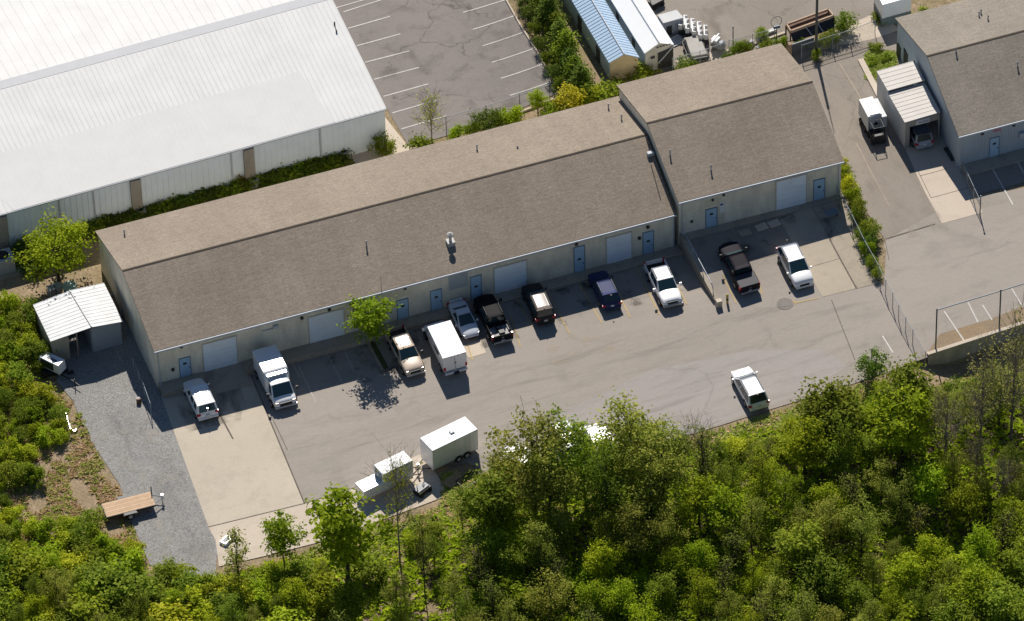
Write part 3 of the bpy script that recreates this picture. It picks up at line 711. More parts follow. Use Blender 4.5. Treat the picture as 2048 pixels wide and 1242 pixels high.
b = MB(); e = (FRr-FL).normalized(); e.z = 0; bk = (BL-FL).normalized()
i0 = FL+e*.08+bk*.08; i1 = BL+e*.08
def wallseg(b, p, q, zb, zt0, zt1, th=.1):
    d = (q-p); d.z = 0; n = Vector((-d.y, d.x, 0)).normalized()*th
    b.hexa([vert(p, zb), vert(q, zb), vert(q, zb)+n, vert(p, zb)+n], [vert(p, zt0), vert(q, zt1), vert(q, zt1)+n, vert(p, zt0)+n])
wallseg(b, i0, i1, z0-.5, z0+3.1, z0+3.3, -.1)
b.build('side_wall', mat('bay_wall', (.52, .53, .53), .6, var=.06, vscale=.7), bay, world=True)
b = MB(); wallseg(b, BL+e*.1, BRr-e*.05, z0-.5, z0+3.3, z0+3.3, -.1); b.build('back_wall', white_wall, bay, world=True)
b = MB(); fr0 = FL+e*.1+bk*.05; fr1 = FRr-e*.05+bk*.05; wd_ = (fr1-fr0)
wallseg(b, fr0, fr0+wd_*.13, z0-.5, z0+3.08, z0+3.08, .12); wallseg(b, fr0+wd_*.97, fr1, z0-.5, z0+3.1, z0+3.1, .12)
wallseg(b, fr0+wd_*.13, fr0+wd_*.97, z0+2.45, z0+3.1, z0+3.15, .12)
b.build('front_frame', mat('bay_frame', (.33, .31, .27), .7, var=.1), bay, world=True)
sn = -bk; sn.z = 0
b = MB(); s0 = fr0+wd_*.30+sn*.03; s1 = fr0+wd_*.70+sn*.03; wallseg(b, s0, s1, z0+2.5, z0+3.02, z0+3.02, -.04); sgn = b.build('sign_board', sign_m, bay, world=True)
inv = MW(sgn).inverted(); b = MB(); sd = (s1-s0)
for k in range(3):
    for q_ in range(2): wallseg(b, s0+sd*(.04+.06*q_)+sn*.045, s0+sd*(.07+.06*q_)+sn*.045, z0+2.56+.15*k, z0+2.64+.15*k, z0+2.64+.15*k, -.01)
for k in range(8): wallseg(b, s0+sd*(.22+.095*k)+sn*.045, s0+sd*(.275+.095*k)+sn*.045, z0+2.6+(.05 if k % 2 else 0), z0+2.9, z0+2.9, -.01)
o = b.build('lettering', mat('sign_gray_ink', (.25, .25, .33), .6), sgn)
for vt in o.data.vertices: vt.co = inv @ vt.co

# ---- left carport shed
cs = thing('carport_shed', 'open shed with white corrugated metal roof beside the left end of the long building', 'shed', P(150, 700, 0))
HZ = 2.55
c_bl, c_br, c_fr, c_fl = P(66, 610, HZ), P(208, 566, HZ), P(246, 643, HZ), P(101, 683, HZ)
m_b = P(145, 581, HZ+.35); m_f = P(184, 656, HZ+.35)
m_b = c_bl.lerp(c_br, .52); m_b.z += .35; m_f = c_fl.lerp(c_fr, .57); m_f.z += .35
wr = mat('carport_roof', (.58, .58, .58), .5, var=.10, vscale=.8)
b = MB(); b.slab([c_fl, m_f, m_b, c_bl], .05); ribbed(b, c_fl, m_f, m_b, c_bl, .42); b.build('roof', wr, cs, world=True)
b = MB(); b.slab([m_f, c_fr, c_br, m_b], .05); ribbed(b, m_f, c_fr, c_br, m_b, .42); b.build('roof', wr, cs, world=True)
b = MB(); up = Vector((0, 0, .06)); b.tube(m_f+up, m_b+up, .06, .06, 6); b.build('ridge_cap', white_metal, cs, world=True)
tanw = mat('shed_tan', (.36, .32, .24), .7, var=.1)
k = (c_bl-c_fl).normalized(); e2 = (c_fr-c_fl).normalized()
b = MB(); wallseg(b, c_fl+k*.15+e2*.1, c_bl-k*.1+e2*.1, -.9, HZ-.07, HZ-.07, -.08); b.build('side_wall', tanw, cs, world=True)
b = MB(); wallseg(b, c_fl+k*.15+e2*.2, c_fl+k*.15+e2*1.7, -.8, HZ-.05, HZ-.0, .08); b.build('front_panel', tanw, cs, world=True)
b = MB(); wallseg(b, c_fr+k*.15-e2*2.9, c_fr+k*.15-e2*.2, -.8, HZ+.05, HZ-.1, .08); b.build('front_panel', mat('shed_gray', (.33, .35, .37), .7, var=.05), cs, world=True)
b = MB(); wallseg(b, c_fr+k*.25-e2*2.9, c_br-k*.2-e2*2.9, -.8, HZ+.05, HZ+.05, .08); b.build('partition', MATS['shed_gray'], cs, world=True)
b = MB(); wallseg(b, c_bl-k*.1+e2*.2, c_br-k*.1-e2*.2, -.3, HZ-.05, HZ-.05, .08); b.build('back_wall', tanw, cs, world=True)
p = c_fl+k*.1+e2*(.36*(c_fr-c_fl).length); b = MB(); b.tube(vert(p, -.7), vert(p, HZ+.1), .07, .07, 8); b.build('post', mat('post_red', (.35, .25, .22), .6), cs, world=True)
b = MB(); dn_ = Vector((0, 0, .1)); b.hexa([c_fl-dn_, c_bl-dn_, c_bl-dn_+e2*.05, c_fl-dn_+e2*.05], [c_fl, c_bl, c_bl+e2*.05, c_fl+e2*.05]); b.build('edge_trim', mat('trim_red', (.4, .25, .22), .6), cs, world=True)

# ---- two long sheds at the top
def longshed(name, label, fl, rg, fr, fl_t, fr_t, H, far, mroof, mside, mfront, zb, rib=.42):
    r = thing(name, label, 'shed', P(fl[0]+20, fl[1]+40, zb))
    A = P(*fl, zb+H); B = P(*fr, zb+H); At = P(*fl_t, zb+H); Bt = P(*fr_t, zb+H)
    d1 = (At-A).normalized(); d2 = d1
    A2 = A+d1*far; B2 = B+d2*far
    rgm = (A+B)/2; 
    rise = .75; r0 = rgm.copy(); r0.z += rise; r1 = (A2+B2)/2; r1.z += rise
    ex = (B-A).normalized()
    b = MB(); i = .1
    wA, wB, wC, wD = A+ex*i+d1*i, B-ex*i+d1*i, B2-ex*i, A2+ex*i
    lo = [vert(p, zb-.6) for p in (wA, wB, wC, wD)]; hi = [vert(p, zb+H-.06) for p in (wA, wB, wC, wD)]
    g0 = r0.copy()+d1*i; g0.z -= .12; g1 = r1.copy(); g1.z -= .12
    b.add(lo+hi+[g0, g1], [(0, 1, 5, 8, 4), (1, 2, 6, 5), (2, 3, 7, 9, 6), (3, 0, 4, 7), (4, 8, 9, 7), (8, 5, 6, 9), (0, 3, 2, 1)])
    b.mi = 0
    w = b.build('wall', mside, r, world=True)
    b = MB(); fo = -d1*.03
    b.add([lo[0]+fo, lo[1]+fo, hi[1]+fo, g0+fo, hi[0]+fo], [(0, 1, 2, 3, 4)]); b.build('end_wall', mfront, r, world=True)
    for q in ([A, r0, r1, A2], [r0, B, B2, r1]):
        b = MB(); b.slab(q, .06); rib and ribbed(b, q[0], q[1], q[2], q[3], rib, .035, .08); b.build('roof', mroof, r, world=True)
    b = MB(); b.tube(r0+Vector((0, 0, .04)), r1+Vector((0, 0, .04)), .07, .07, 6); b.build('ridge_cap', gutter_m, r, world=True)
    return dict(r=r, A=A, B=B, d=d1, ex=ex, r0=r0, zb=zb, H=H)
blue_roof = mat('blue_roof', (.42, .55, .69), .5, var=.06, vscale=1)
s1 = longshed('blue_roof_shed', 'long narrow shed with light blue metal roof and tan end wall behind the hedge', (1218, 126), (1249, 114), (1279, 115), (1143, 0), (1213, 0), 2.6, 17, blue_roof, mat('shed_side', (.50, .58, .58), .6, var=.08, vscale=.8), mat('shed_end_tan', (.62, .50, .31), .8, var=.12, vscale=1.2), .9)
s2 = longshed('white_roof_shed', 'long narrow shed with plain white roof and half open front', (1289, 107), (1318, 90), (1348, 89), (1222, 0), (1297, 0), 2.7, 17, mat('bright_white_roof', (.86, .86, .85), .5, var=.02), mat('shed_side2', (.45, .52, .58), .6, var=.08), mat('shed_front_white', (.55, .55, .50), .7, var=.12), 1.1, rib=0)
def side_open(s, ts, w, z0, z1, m=trim_dark, nm='side_opening'):
    for t in ts:
        p = s['A']+s['ex']*.1+s['d']*t; b = MB(); n = s['ex']*(-.04)
        a = p+n; c = p+s['d']*w+n
        b.hexa([vert(a, s['zb']+z0), vert(c, s['zb']+z0), vert(c, s['zb']+z0)-n*.6, vert(a, s['zb']+z0)-n*.6], [vert(a, s['zb']+z1), vert(c, s['zb']+z1), vert(c, s['zb']+z1)-n*.6, vert(a, s['zb']+z1)-n*.6])
        b.build(nm, m, s['r'], world=True)
side_open(s1, (2.6, 7.4), 1.0, .3, 2.0); side_open(s2, (2.6, 6.6), .7, .8, 2.1)
b = MB(); ex = s2['ex']; A = s2['A']+ex*.1; fo = s2['d']*.02; W_ = (s2['B']-s2['A']).length
pA = A+ex*(W_*.42)+fo*0-s2['d']*.0; pB = A+ex*(W_*.94)
b.hexa([vert(pA, 1.0)-fo, vert(pB, 1.0)-fo, vert(pB, 1.0), vert(pA, 1.0)], [vert(pA, 1.1+2.2)-fo, vert(pB, 1.1+2.45)-fo, vert(pB, 1.1+2.45), vert(pA, 1.1+2.2)]); b.build('doorway', trim_dark, s2['r'], world=True)
b = MB(); b.tube(vert(pA, 2.2)-fo*5, vert(pB, 3.75)-fo*5, .07, .07, 6); b.build('brace', gutter_m, s2['r'], world=True)
q = A+ex*(W_*.18)-fo*1.5
for k_ in range(2):
    b = MB(); b.hexa([vert(q+ex*(.75*k_), 2.9), vert(q+ex*(.4+.75*k_), 2.9), vert(q+ex*(.4+.75*k_), 2.9)-fo, vert(q+ex*(.75*k_), 2.9)-fo], [vert(q+ex*(.75*k_), 3.15), vert(q+ex*(.4+.75*k_), 3.15), vert(q+ex*(.4+.75*k_), 3.15)-fo, vert(q+ex*(.75*k_), 3.15)-fo]); b.build('front_vent', trim_dark, s2['r'], world=True)
for k_ in range(5):
    b = MB(); b.hexa([vert(A+ex*(W_*.38+.3*k_)-fo*1.5, 4.0), vert(A+ex*(W_*.38+.3*k_+.2)-fo*1.5, 4.0), vert(A+ex*(W_*.38+.3*k_+.2)-fo*2.5, 4.0), vert(A+ex*(W_*.38+.3*k_)-fo*2.5, 4.0)], [vert(A+ex*(W_*.38+.3*k_)-fo*1.5, 4.12), vert(A+ex*(W_*.38+.3*k_+.2)-fo*1.5, 4.12), vert(A+ex*(W_*.38+.3*k_+.2)-fo*2.5, 4.12), vert(A+ex*(W_*.38+.3*k_)-fo*2.5, 4.12)]); b.build('gable_vent', trim_dark, s2['r'], world=True)
# small gray flat box shed
s3 = thing('gray_box_shed', 'small flat roofed gray shed beside the white roofed shed', 'shed', P(1345, 60, 1.3))
b = MB(); t = [P(1327, 47, 3.0), P(1366, 36, 3.0), P(1353, 21, 3.0), P(1316, 31, 3.0)]; b.hexa([vert(p, .8) for p in t], t); b.build('wall', mat('gray_paint', (.42, .45, .5), .6, var=.05), s3, world=True)
b = MB(); c = sum(t, Vector())/4; t2 = [c+(p-c)*1.03+Vector((0, 0, .07)) for p in t]; b.hexa([p-Vector((0, 0, .065)) for p in t2], t2); b.build('roof', mat('gray_roof', (.55, .55, .55), .7, var=.08), s3, world=True)
b = MB(); fr_ = t[0].lerp(t[1], .15); to = t[0].lerp(t[1], .42); n = Vector((.0, -.03, 0)); b.hexa([vert(fr_, 1.4)+n, vert(to, 1.4)+n, vert(to, 1.4), vert(fr_, 1.4)], [vert(fr_, 2.5)+n, vert(to, 2.5)+n, vert(to, 2.5), vert(fr_, 2.5)]); b.build('window', trim_dark, s3, world=True)
# ================================================================ vehicles
glass = mat('car_glass', (.012, .03, .035), .06, var=0, spec=.8)
glass_teal = mat('windshield_glass', (.02, .055, .06), .05, var=0, spec=.8)
tyre_m = mat('tyre', (.02, .02, .02), .8)
rim_m = mat('rim', (.45, .45, .46), .3, .6)
red_l = mat('tail_red', (.42, .02, .035), .25)
clear_l = mat('headlight_clear', (.55, .52, .5), .15, var=.1)
amber_l = mat('lamp_amber', (.5, .22, .1), .25)
plate_m = mat('plate', (.6, .6, .6), .5)
blk_trim = mat('car_trim', (.018, .018, .02), .5)
def paint(name, c, r=None): dk = max(c) < .2; return mat('paint_'+name, c, r or (.6 if dk else .3), 0, .03, .8, (.07 if max(c) < .025 else .2) if dk else .5, .0 if dk else .4)
def loft(st, ny):
    """st: list of cross sections, each a list of (y,z) half ring from bottom centre to top centre, with x"""
    b = MB(); rings = []
    for x, half in st:
        ring = [(x, y, z) for y, z in half]+[(x, -y, z) for y, z in reversed(half[1:-1])]
        rings.append(ring)
    n = len(rings[0]); vs = [p for r in rings for p in r]; fs = []
    for i in range(len(rings)-1):
        for j in range(n): fs.append((i*n+j, i*n+(j+1) % n, (i+1)*n+(j+1) % n, (i+1)*n+j))
    fs += [tuple(range(n-1, -1, -1)), tuple(range((len(rings)-1)*n, len(rings)*n))]
    b.add(vs, fs); return b
def lower_body(xr, xf, w, zb, prof, cr=.05, nose=.86, tail=.92):
    """prof: list of (x, ztop) from rear to front"""
    st = []
    hw = w/2
    for i, (x, zt) in enumerate(prof):
        t = (x-xr)/(xf-xr)
        k = 1.0
        if t < .06: k = tail+(1-tail)*t/.06
        if t > .84: k = 1-(1-nose)*((t-.84)/.16)**1.8
        e = 1 if 0 < i < len(prof)-1 else .93
        st.append((x, [(0, zb+(.1 if e < 1 else 0)), (hw*k*.86, zb+(.1 if e < 1 else 0)), (hw*k, zb+.22), (hw*k*1.0, zt*.72), (hw*k*.965, zt-.05*e), (hw*k*.86, zt), (hw*k*.45, zt+cr*.7), (0, zt+cr)]))
    return loft(st, 8)
def vehicle(name, label, cat, low, up, W, wb, nose_up, spec, body_m, group='vehicles parked in front of the buildings', flip=1):
    """low/up: ground pixels under the two wheels on the picture's left side"""
    a = G(*low); b_ = G(*up); d = (b_-a); d.z = 0; d.normalize()
    right = Vector((d.y, -d.x, 0))
    mid = (a+b_)/2 + right*(W/2-.1)
    fwd = d if nose_up else -d
    # keep the given wheel spacing
    wbm = wb
    loc = Vector((mid.x, mid.y, h(mid.x, mid.y)))
    root = thing(name, label, cat, loc, math.atan2(fwd.y, fwd.x), group, gnormal(mid.x, mid.y))
    spec(root, W, wbm, body_m); return root
def wheels(root, W, wb, r=.34, wt=.24, arch=True, xs=None, dual=()):
    for x in (xs or (-wb/2, wb/2)):
        for s in (-1, 1):
            y = s*(W/2-.12)
            if arch:
                b = MB(); n = 14
                for i in range(n):
                    a0 = math.pi*(-.04+1.08*i/n); a1 = math.pi*(-.04+1.08*(i+1)/n)
                    yo = s*(W/2+.012)
                    b.add([(x, yo, r), (x+math.cos(a0)*r*1.22, yo, r+math.sin(a0)*r*1.22), (x+math.cos(a1)*r*1.22, yo, r+math.sin(a1)*r*1.22)], [(0, 1, 2)])
                b.build('wheel_arch', blk_trim, root)
            b = MB(); b.tube((x, y-wt/2+s*.03, r), (x, y+wt/2+s*.03, r), r, r, 18); wh_ = b.build('wheel', tyre_m, root)
            yo = y+s*(wt/2+.03)
            b = MB(); b.tube((x, yo-.02*s, r), (x, yo+.012*s, r), r*.62, r*.5, 14); b.build('rim', rim_m, wh_)
            b = MB(); b.tube((x, yo+.012*s, r), (x, yo+.02*s, r), r*.17, r*.17, 8); b.build('hub', blk_trim, wh_)
def cabin(root, body_m, zb, zt, x0, x1, x2, x3, wb_, wt_, W, side=(), rear_glass=True, windshield=True, roofcol=None, crown=.03, glassm=None, rails=False, pillar=None):
    """x0 rear base, x1 rear top, x2 front top, x3 front base"""
    hb, htp = wb_/2, wt_/2
    low = [Vector(p) for p in ((x0, -hb, zb), (x3, -hb, zb), (x3, hb, zb), (x0, hb, zb))]
    top = [Vector(p) for p in ((x1, -htp, zt), (x2, -htp, zt), (x2, htp, zt), (x1, htp, zt))]
    b = MB(); b.hexa(low, top); b.build('cabin', pillar or body_m, root, bevel=.05, smooth=False)
    # roof skin with a crown
    b = MB(); nx, ny = 5, 6
    vs = []
    for i in range(nx+1):
        for j in range(ny+1):
            u = i/nx; v = j/ny*2-1
            x = x1-.02+(x2-x1+.04)*u; y = v*(htp+.005)
            z = zt+.012+crown*(1-v*v)*(1-(2*u-1)**4*.6)
            vs.append((x, y, z))
    fs = [(i*(ny+1)+j, (i+1)*(ny+1)+j, (i+1)*(ny+1)+j+1, i*(ny+1)+j+1) for i in range(nx) for j in range(ny)]
    nv = len(vs); vs += [(p[0], p[1], zt-.03) for p in vs]; fs2 = []
    bd = [i*(ny+1) for i in range(nx+1)]+[nx*(ny+1)+j for j in range(1, ny+1)]+[i*(ny+1)+ny for i in range(nx-1, -1, -1)]+[j for j in range(ny-1, 0, -1)]
    for p, q in zip(bd, bd[1:]+bd[:1]): fs2.append((p, q, q+nv, p+nv))
    b.add(vs, fs+fs2); b.build('roof', roofcol or body_m, root, smooth=True, fix=False)
    if rails:
        for s in (-1, 1):
            b = MB(); b.path([(x1+.15, s*(htp-.06), zt+.02), (x1+.25, s*(htp-.06), zt+.10), (x2-.35, s*(htp-.06), zt+.10), (x2-.2, s*(htp-.06), zt+.02)], .022); b.build('roof_rail', blk_trim if rails == 1 else mat('rail_gray', (.30, .31, .33), .6), root)
    def panel(nm, P00, P10, P11, P01, u0, u1, v0, v1, m, off=.014):
        def pt(u, v): return P00.lerp(P10, u).lerp(P01.lerp(P11, u), v)
        n = (P10-P00).cross(P01-P00).normalized(); c = (P00+P11)/2-Vector((((x0+x3)/2), 0, zb))
        if n.dot(c) < 0: n = -n
        b = MB(); q = [pt(u0, v0), pt(u1, v0), pt(u1, v1), pt(u0, v1)]
        b.hexa([p-n*.01 for p in q], [p+n*off for p in q]); return b.build(nm, m, root)
    if windshield: panel('windshield', low[1], low[2], top[2], top[1], .05, .95, .04, .95, glassm or glass_teal, .022)
    if rear_glass: panel('rear_window', low[0], low[3], top[3], top[0], .08, .92, .10, .92, glass, .022)
    for s in (0, 1):
        a, c, ct, at = (low[0], low[1], top[1], top[0]) if s == 0 else (low[3], low[2], top[2], top[3])
        for (u0, u1) in side: panel('side_window', a, c, ct, at, u0, u1, .08, .86, glass, .02)
def box_part(nm, m, root, *b6, bevel=0):
    b = MB(); b.box(*b6); return b.build(nm, m, root, bevel=bevel)
def mirrors(root, x, W, z, m, big=False):
    for s in (-1, 1):
        b = MB(); y0 = s*(W/2-.05); o = .34 if big else .2; hh = .3 if big else .15
        b.tube((x, y0, z), (x-.02, y0+s*o*.6, z+.03), .025, .025, 6); b.box(x-.08, y0+s*(o*.5), z-.04, x+.04, y0+s*(o+.06), z+hh); b.build('mirror', m, root, bevel=.02)
def lights(root, xf, xr, W, zf, zr, m=None, hl=None, tall=False, rl=None):
    for s in (-1, 1):
        y0, y1 = sorted((s*(W/2*.86-.02), s*(W/2*.86-.36)))
        box_part('headlight', hl or clear_l, root, xf-.22, y0, zf-.1, xf+.015, y1, zf+.08, bevel=.03)
        y0, y1 = sorted((s*(W/2+.0), s*(W/2-(.2 if tall else .34))))
        box_part('taillight', rl or red_l, root, xr-.02, y0, zr-.12, xr+.2, y1, zr+(.28 if tall else .1), bevel=.02)
def grille_plate(root, xf, xr, z0, z1, gw_, zplate=.75, emblem=False, grille=blk_trim):
    box_part('grille', grille, root, xf-.08, -gw_/2, z0, xf+.03, gw_/2, z1)
    box_part('license_plate', plate_m, root, xr-.05, -.16, zplate-.08, xr+.02, .16, zplate+.08)
    if emblem: box_part('emblem', rim_m, root, xr-.035, -.09, zplate+.3, xr+.02, .09, zplate+.4)
def s_suv(root, W, wb, m, L_=4.6, H=1.68, fo=.9, belt=1.05, hood=.98, ws=.55, railm=1, roofcol=None, back=.12, rr_=None, wr_=.35, sidew=((.06, .33), (.36, .62), (.65, .93))):
    xr = -(L_-fo-wb/2); xf = wb/2+fo
    prof = [(xr, .72), (xr+.06, belt-.06), (xr+.4, belt), (wb/2-.55-.2, belt), (wb/2-.2, hood+.04), (wb/2+.3, hood), (xf-.25, hood-.08), (xf-.06, hood-.22), (xf, .55)]
    b = lower_body(xr, xf, W, .22, prof); b.build('body', m, root, smooth=True, subsurf=1)
    cabin(root, m, belt-.06, H-.04, xr+.10, xr+.10+back+.18, wb/2-.55-.75+.1, wb/2-.30+.1, W*.94, W*.77, W, sidew, rails=railm, roofcol=roofcol)
    wheels(root, W, wb, wr_); mirrors(root, wb/2-.45, W, belt-.02, m); lights(root, xf-.14, xr+.04, W, .72, belt-.22)
    grille_plate(root, xf-.03, xr, .5, .72, .9, .72)
    box_part('front_bumper', m, root, xf-.22, -W*.40, .3, xf+.05, W*.40, .5, bevel=.05); box_part('rear_bumper', m, root, xr-.06, -W*.44, .32, xr+.2, W*.44, .58, bevel=.05)
    b = MB(); b.box(xr+.3, -.05, H+.0, xr+.42, .05, H+.09); b.build('roof_antenna', blk_trim, root)
def s_pickup(root, W, wb, m, L_=5.75, H=1.88, fo=.95, belt=1.22, hood=1.12, cab=2.2, ws=.75, tonneau=None, bedfloor=None, crew=True, glassm=None, railm=0, load=False, two_tone=None):
    xr = -(L_-fo-wb/2); xf = wb/2+fo
    xc1 = wb/2-.55+.12            # windshield base
    xc0 = xc1-cab-.55             # cab back
    prof = [(xc0-.02, belt-.05), (xc0+.1, belt), (xc1-.3, belt), (xc1+.05, hood+.05), (xc1+.5, hood+.02), (xf-.3, hood-.05), (xf-.06, hood-.16), (xf, .62)]
    b = lower_body(xc0-.02-(xf-xc0)*.07, xf, W, .36, prof); b.build('body', m, root, smooth=True, subsurf=1)
    sw = ((.10, .42), (.46, .86)) if crew else ((.3, .86),)
    cabin(root, m, belt-.06, H-.05, xc0+.05, xc0+.14, xc1-.78, xc1, W*.92, W*.76, W, sw, glassm=glassm, rails=railm, crown=.025)
    # cargo bed
    zt = belt+.02; hw = W/2-.02; t = .07; bf = .80
    b = MB(); b.box(xr, -hw, .50, xc0-.03, hw, bf)
    b.box(xr, -hw, bf, xc0-.03, -hw+t, zt); b.box(xr, hw-t, bf, xc0-.03, hw, zt); b.box(xc0-.1, -hw+t, bf, xc0-.03, hw-t, zt); b.box(xr, -hw+t, bf, xr+t, hw-t, zt)
    bed = b.build('cargo_bed', m, root)
    if tonneau:
        b = MB(); b.box(xr+.03, -hw+.05, zt, xc0-.06, hw-.05, zt+.05); b.build('tonneau_cover', tonneau, root, bevel=.02)
    else:
        b = MB(); b.box(xr+t, -hw+t, bf, xc0-.1, hw-t, bf+.02)
        for i in range(9): yy = -hw+.16+i*(2*hw-.32)/8; b.box(xr+.1, yy-.03, bf+.02, xc0-.12, yy+.03, bf+.045)
        for s in (-1, 1): b.box(-wb/2-.45, s*(hw-.07)-.12 if s > 0 else -hw+.07, bf+.02, -wb/2+.45, hw-.07 if s > 0 else -(hw-.19), bf+.22)
        b.build('bed_liner', bedfloor or blk_trim, root)
    if load:
        b = MB(); b.tube((xr+.9, .0, bf+.05), (xr+1.5, .35, bf+.4), .12, .08, 8); b.tube((xr+.8, .5, bf+.05), (xr+1.3, -.3, bf+.3), .06, .06, 8); b.box(xr+.55, -.4, bf, xr+1.0, .1, bf+.22)
        o = b.build('machine_part', blk_trim, None)
        o.matrix_basis = MW(root).copy(); tag(o, 'small dark machine lying in the bed of the black pickup truck', 'machine'); o.name = 'small_machine'
    wheels(root, W, wb, .39, .27); mirrors(root, xc1-.2, W, belt, two_tone or blk_trim, True)
    lights(root, xf-.10, xr+.02, W, .88, .98, tall=True)
    grille_plate(root, xf-.02, xr, .66, .92, .95, .62, emblem=True)
    box_part('front_bumper', rim_m, root, xf-.15, -W*.45, .42, xf+.09, W*.45, .62, bevel=.04); box_part('rear_bumper', rim_m, root, xr-.14, -W*.44, .45, xr+.02, W*.44, .62, bevel=.03)
def s_sedan(root, W, wb, m):
    L_ = 4.6; xr = -(wb/2+1.0); xf = wb/2+.92
    prof = [(xr, .6), (xr+.05, .90), (xr+.5, .98), (-wb/2+.5, .95), (wb/2-.4, .92), (wb/2, .86), (wb/2+.45, .76), (xf-.12, .62), (xf, .45)]
    lower_body(xr, xf, W, .2, prof, nose=.72, tail=.85).build('body', m, root, smooth=True, subsurf=1)
    cabin(root, m, .88, 1.38, -wb/2-.15, -wb/2+.75, wb/2-1.25, wb/2-.22, W*.90, W*.70, W, ((.28, .52), (.55, .85)), crown=.05, glassm=glass)
    wheels(root, W, wb, .31, .2); mirrors(root, wb/2-.5, W, .9, m); lights(root, xf-.2, xr+.08, W, .55, .8)
    grille_plate(root, xf-.03, xr, .3, .42, .9, .6)
    b = MB(); b.box(xr+.06, -W*.36, 1.06, xr+.26, W*.36, 1.10); b.box(xr+.1, -W*.3, .93, xr+.2, -W*.27, 1.07); b.box(xr+.1, W*.27, .93, xr+.2, W*.3, 1.07); b.build('spoiler', m, root)
def s_wagon(root, W, wb, m):
    L_ = 4.8; xr = -(wb/2+.78); xf = wb/2+.95
    prof = [(xr, .62), (xr+.06, .98), (xr+.35, 1.06), (wb/2-.9, 1.06), (wb/2-.45, 1.0), (wb/2+.1, .92), (xf-.3, .82), (xf-.06, .68), (xf, .48)]
    lower_body(xr, xf, W, .22, prof, nose=.78, tail=.92, cr=.07).build('body', m, root, smooth=True, subsurf=1)
    cabin(root, m, 1.0, 1.7, xr+.08, xr+.42, wb/2-1.05, wb/2-.42, W*.95, W*.82, W, ((.14, .34), (.42, .64), (.72, .90)), crown=.08, glassm=glass, pillar=m)
    box_part('window_pillar', m, root, xr+.06, -.05, 1.05, xr+.36, .05, 1.5)
    wheels(root, W, wb, .32, .22); mirrors(root, wb/2-.55, W, 1.02, m); lights(root, xf-.16, xr+.05, W, .66, .86)
    grille_plate(root, xf-.03, xr, .36, .6, .7, .66)
    box_part('rear_bumper', m, root, xr-.1, -W*.46, .34, xr+.2, W*.46, .55, bevel=.05)
    b = MB(); b.tube((xr-.12, 0, .68), (xr+.02, 0, .68), .2, .2, 14); b.build('plate_housing', plate_m, root)
def s_van(root, W, wb, m):
    """cutaway work van with a tall body behind the cab"""
    fo = .85; xf = wb/2+fo; xr = -(wb/2+.95); xc1 = wb/2+.05; xc0 = xc1-1.75
    prof = [(xc0-.3, 1.2), (xc0, 1.22), (xc1-.3, 1.2), (xc1+.05, 1.16), (xf-.35, 1.05), (xf-.08, .92), (xf, .6)]
    lower_body(xc0-.6, xf, W*.96, .38, prof, nose=.9).build('body', m, root, smooth=True, subsurf=1)
    cabin(root, m, 1.12, 2.02, xc0, xc0+.1, xc1-.62, xc1+.12, W*.90, W*.78, W, ((.5, .88),), rear_glass=False, crown=.06)
    # cargo body with sloped front
    xb = xc0+.35; z1 = 2.55
    b = MB(); hw = W/2
    prof2 = [(xr, .5), (xb, .5), (xb, 2.0), (xb-.45, z1-.05), (xb-.62, z1), (xr, z1)]
    vs = [(x, -hw, z) for x, z in prof2]+[(x, hw, z) for x, z in prof2]; n = 6
    b.add(vs, [tuple(range(n-1, -1, -1)), tuple(range(n, 2*n))]+[(i, (i+1) % n, n+(i+1) % n, n+i) for i in range(n)])
    b.build('cargo_body', m, root, bevel=.09, smooth=False)
    b = MB(); b.box(xb-.36, -hw*.82, 2.3, xb+.02, hw*.82, 2.4); b.build('roof_fairing', rim_m, root, bevel=.02)
    wheels(root, W, wb, .38, .3); mirrors(root, xc1-.15, W, 1.3, blk_trim, True); lights(root, xf-.10, xr+.02, W, .86, 1.0, tall=True, hl=amber_l)
    grille_plate(root, xf-.02, xr, .62, .92, 1.15, .7)
    box_part('front_bumper', rim_m, root, xf-.12, -W*.46, .42, xf+.12, W*.46, .6, bevel=.04)
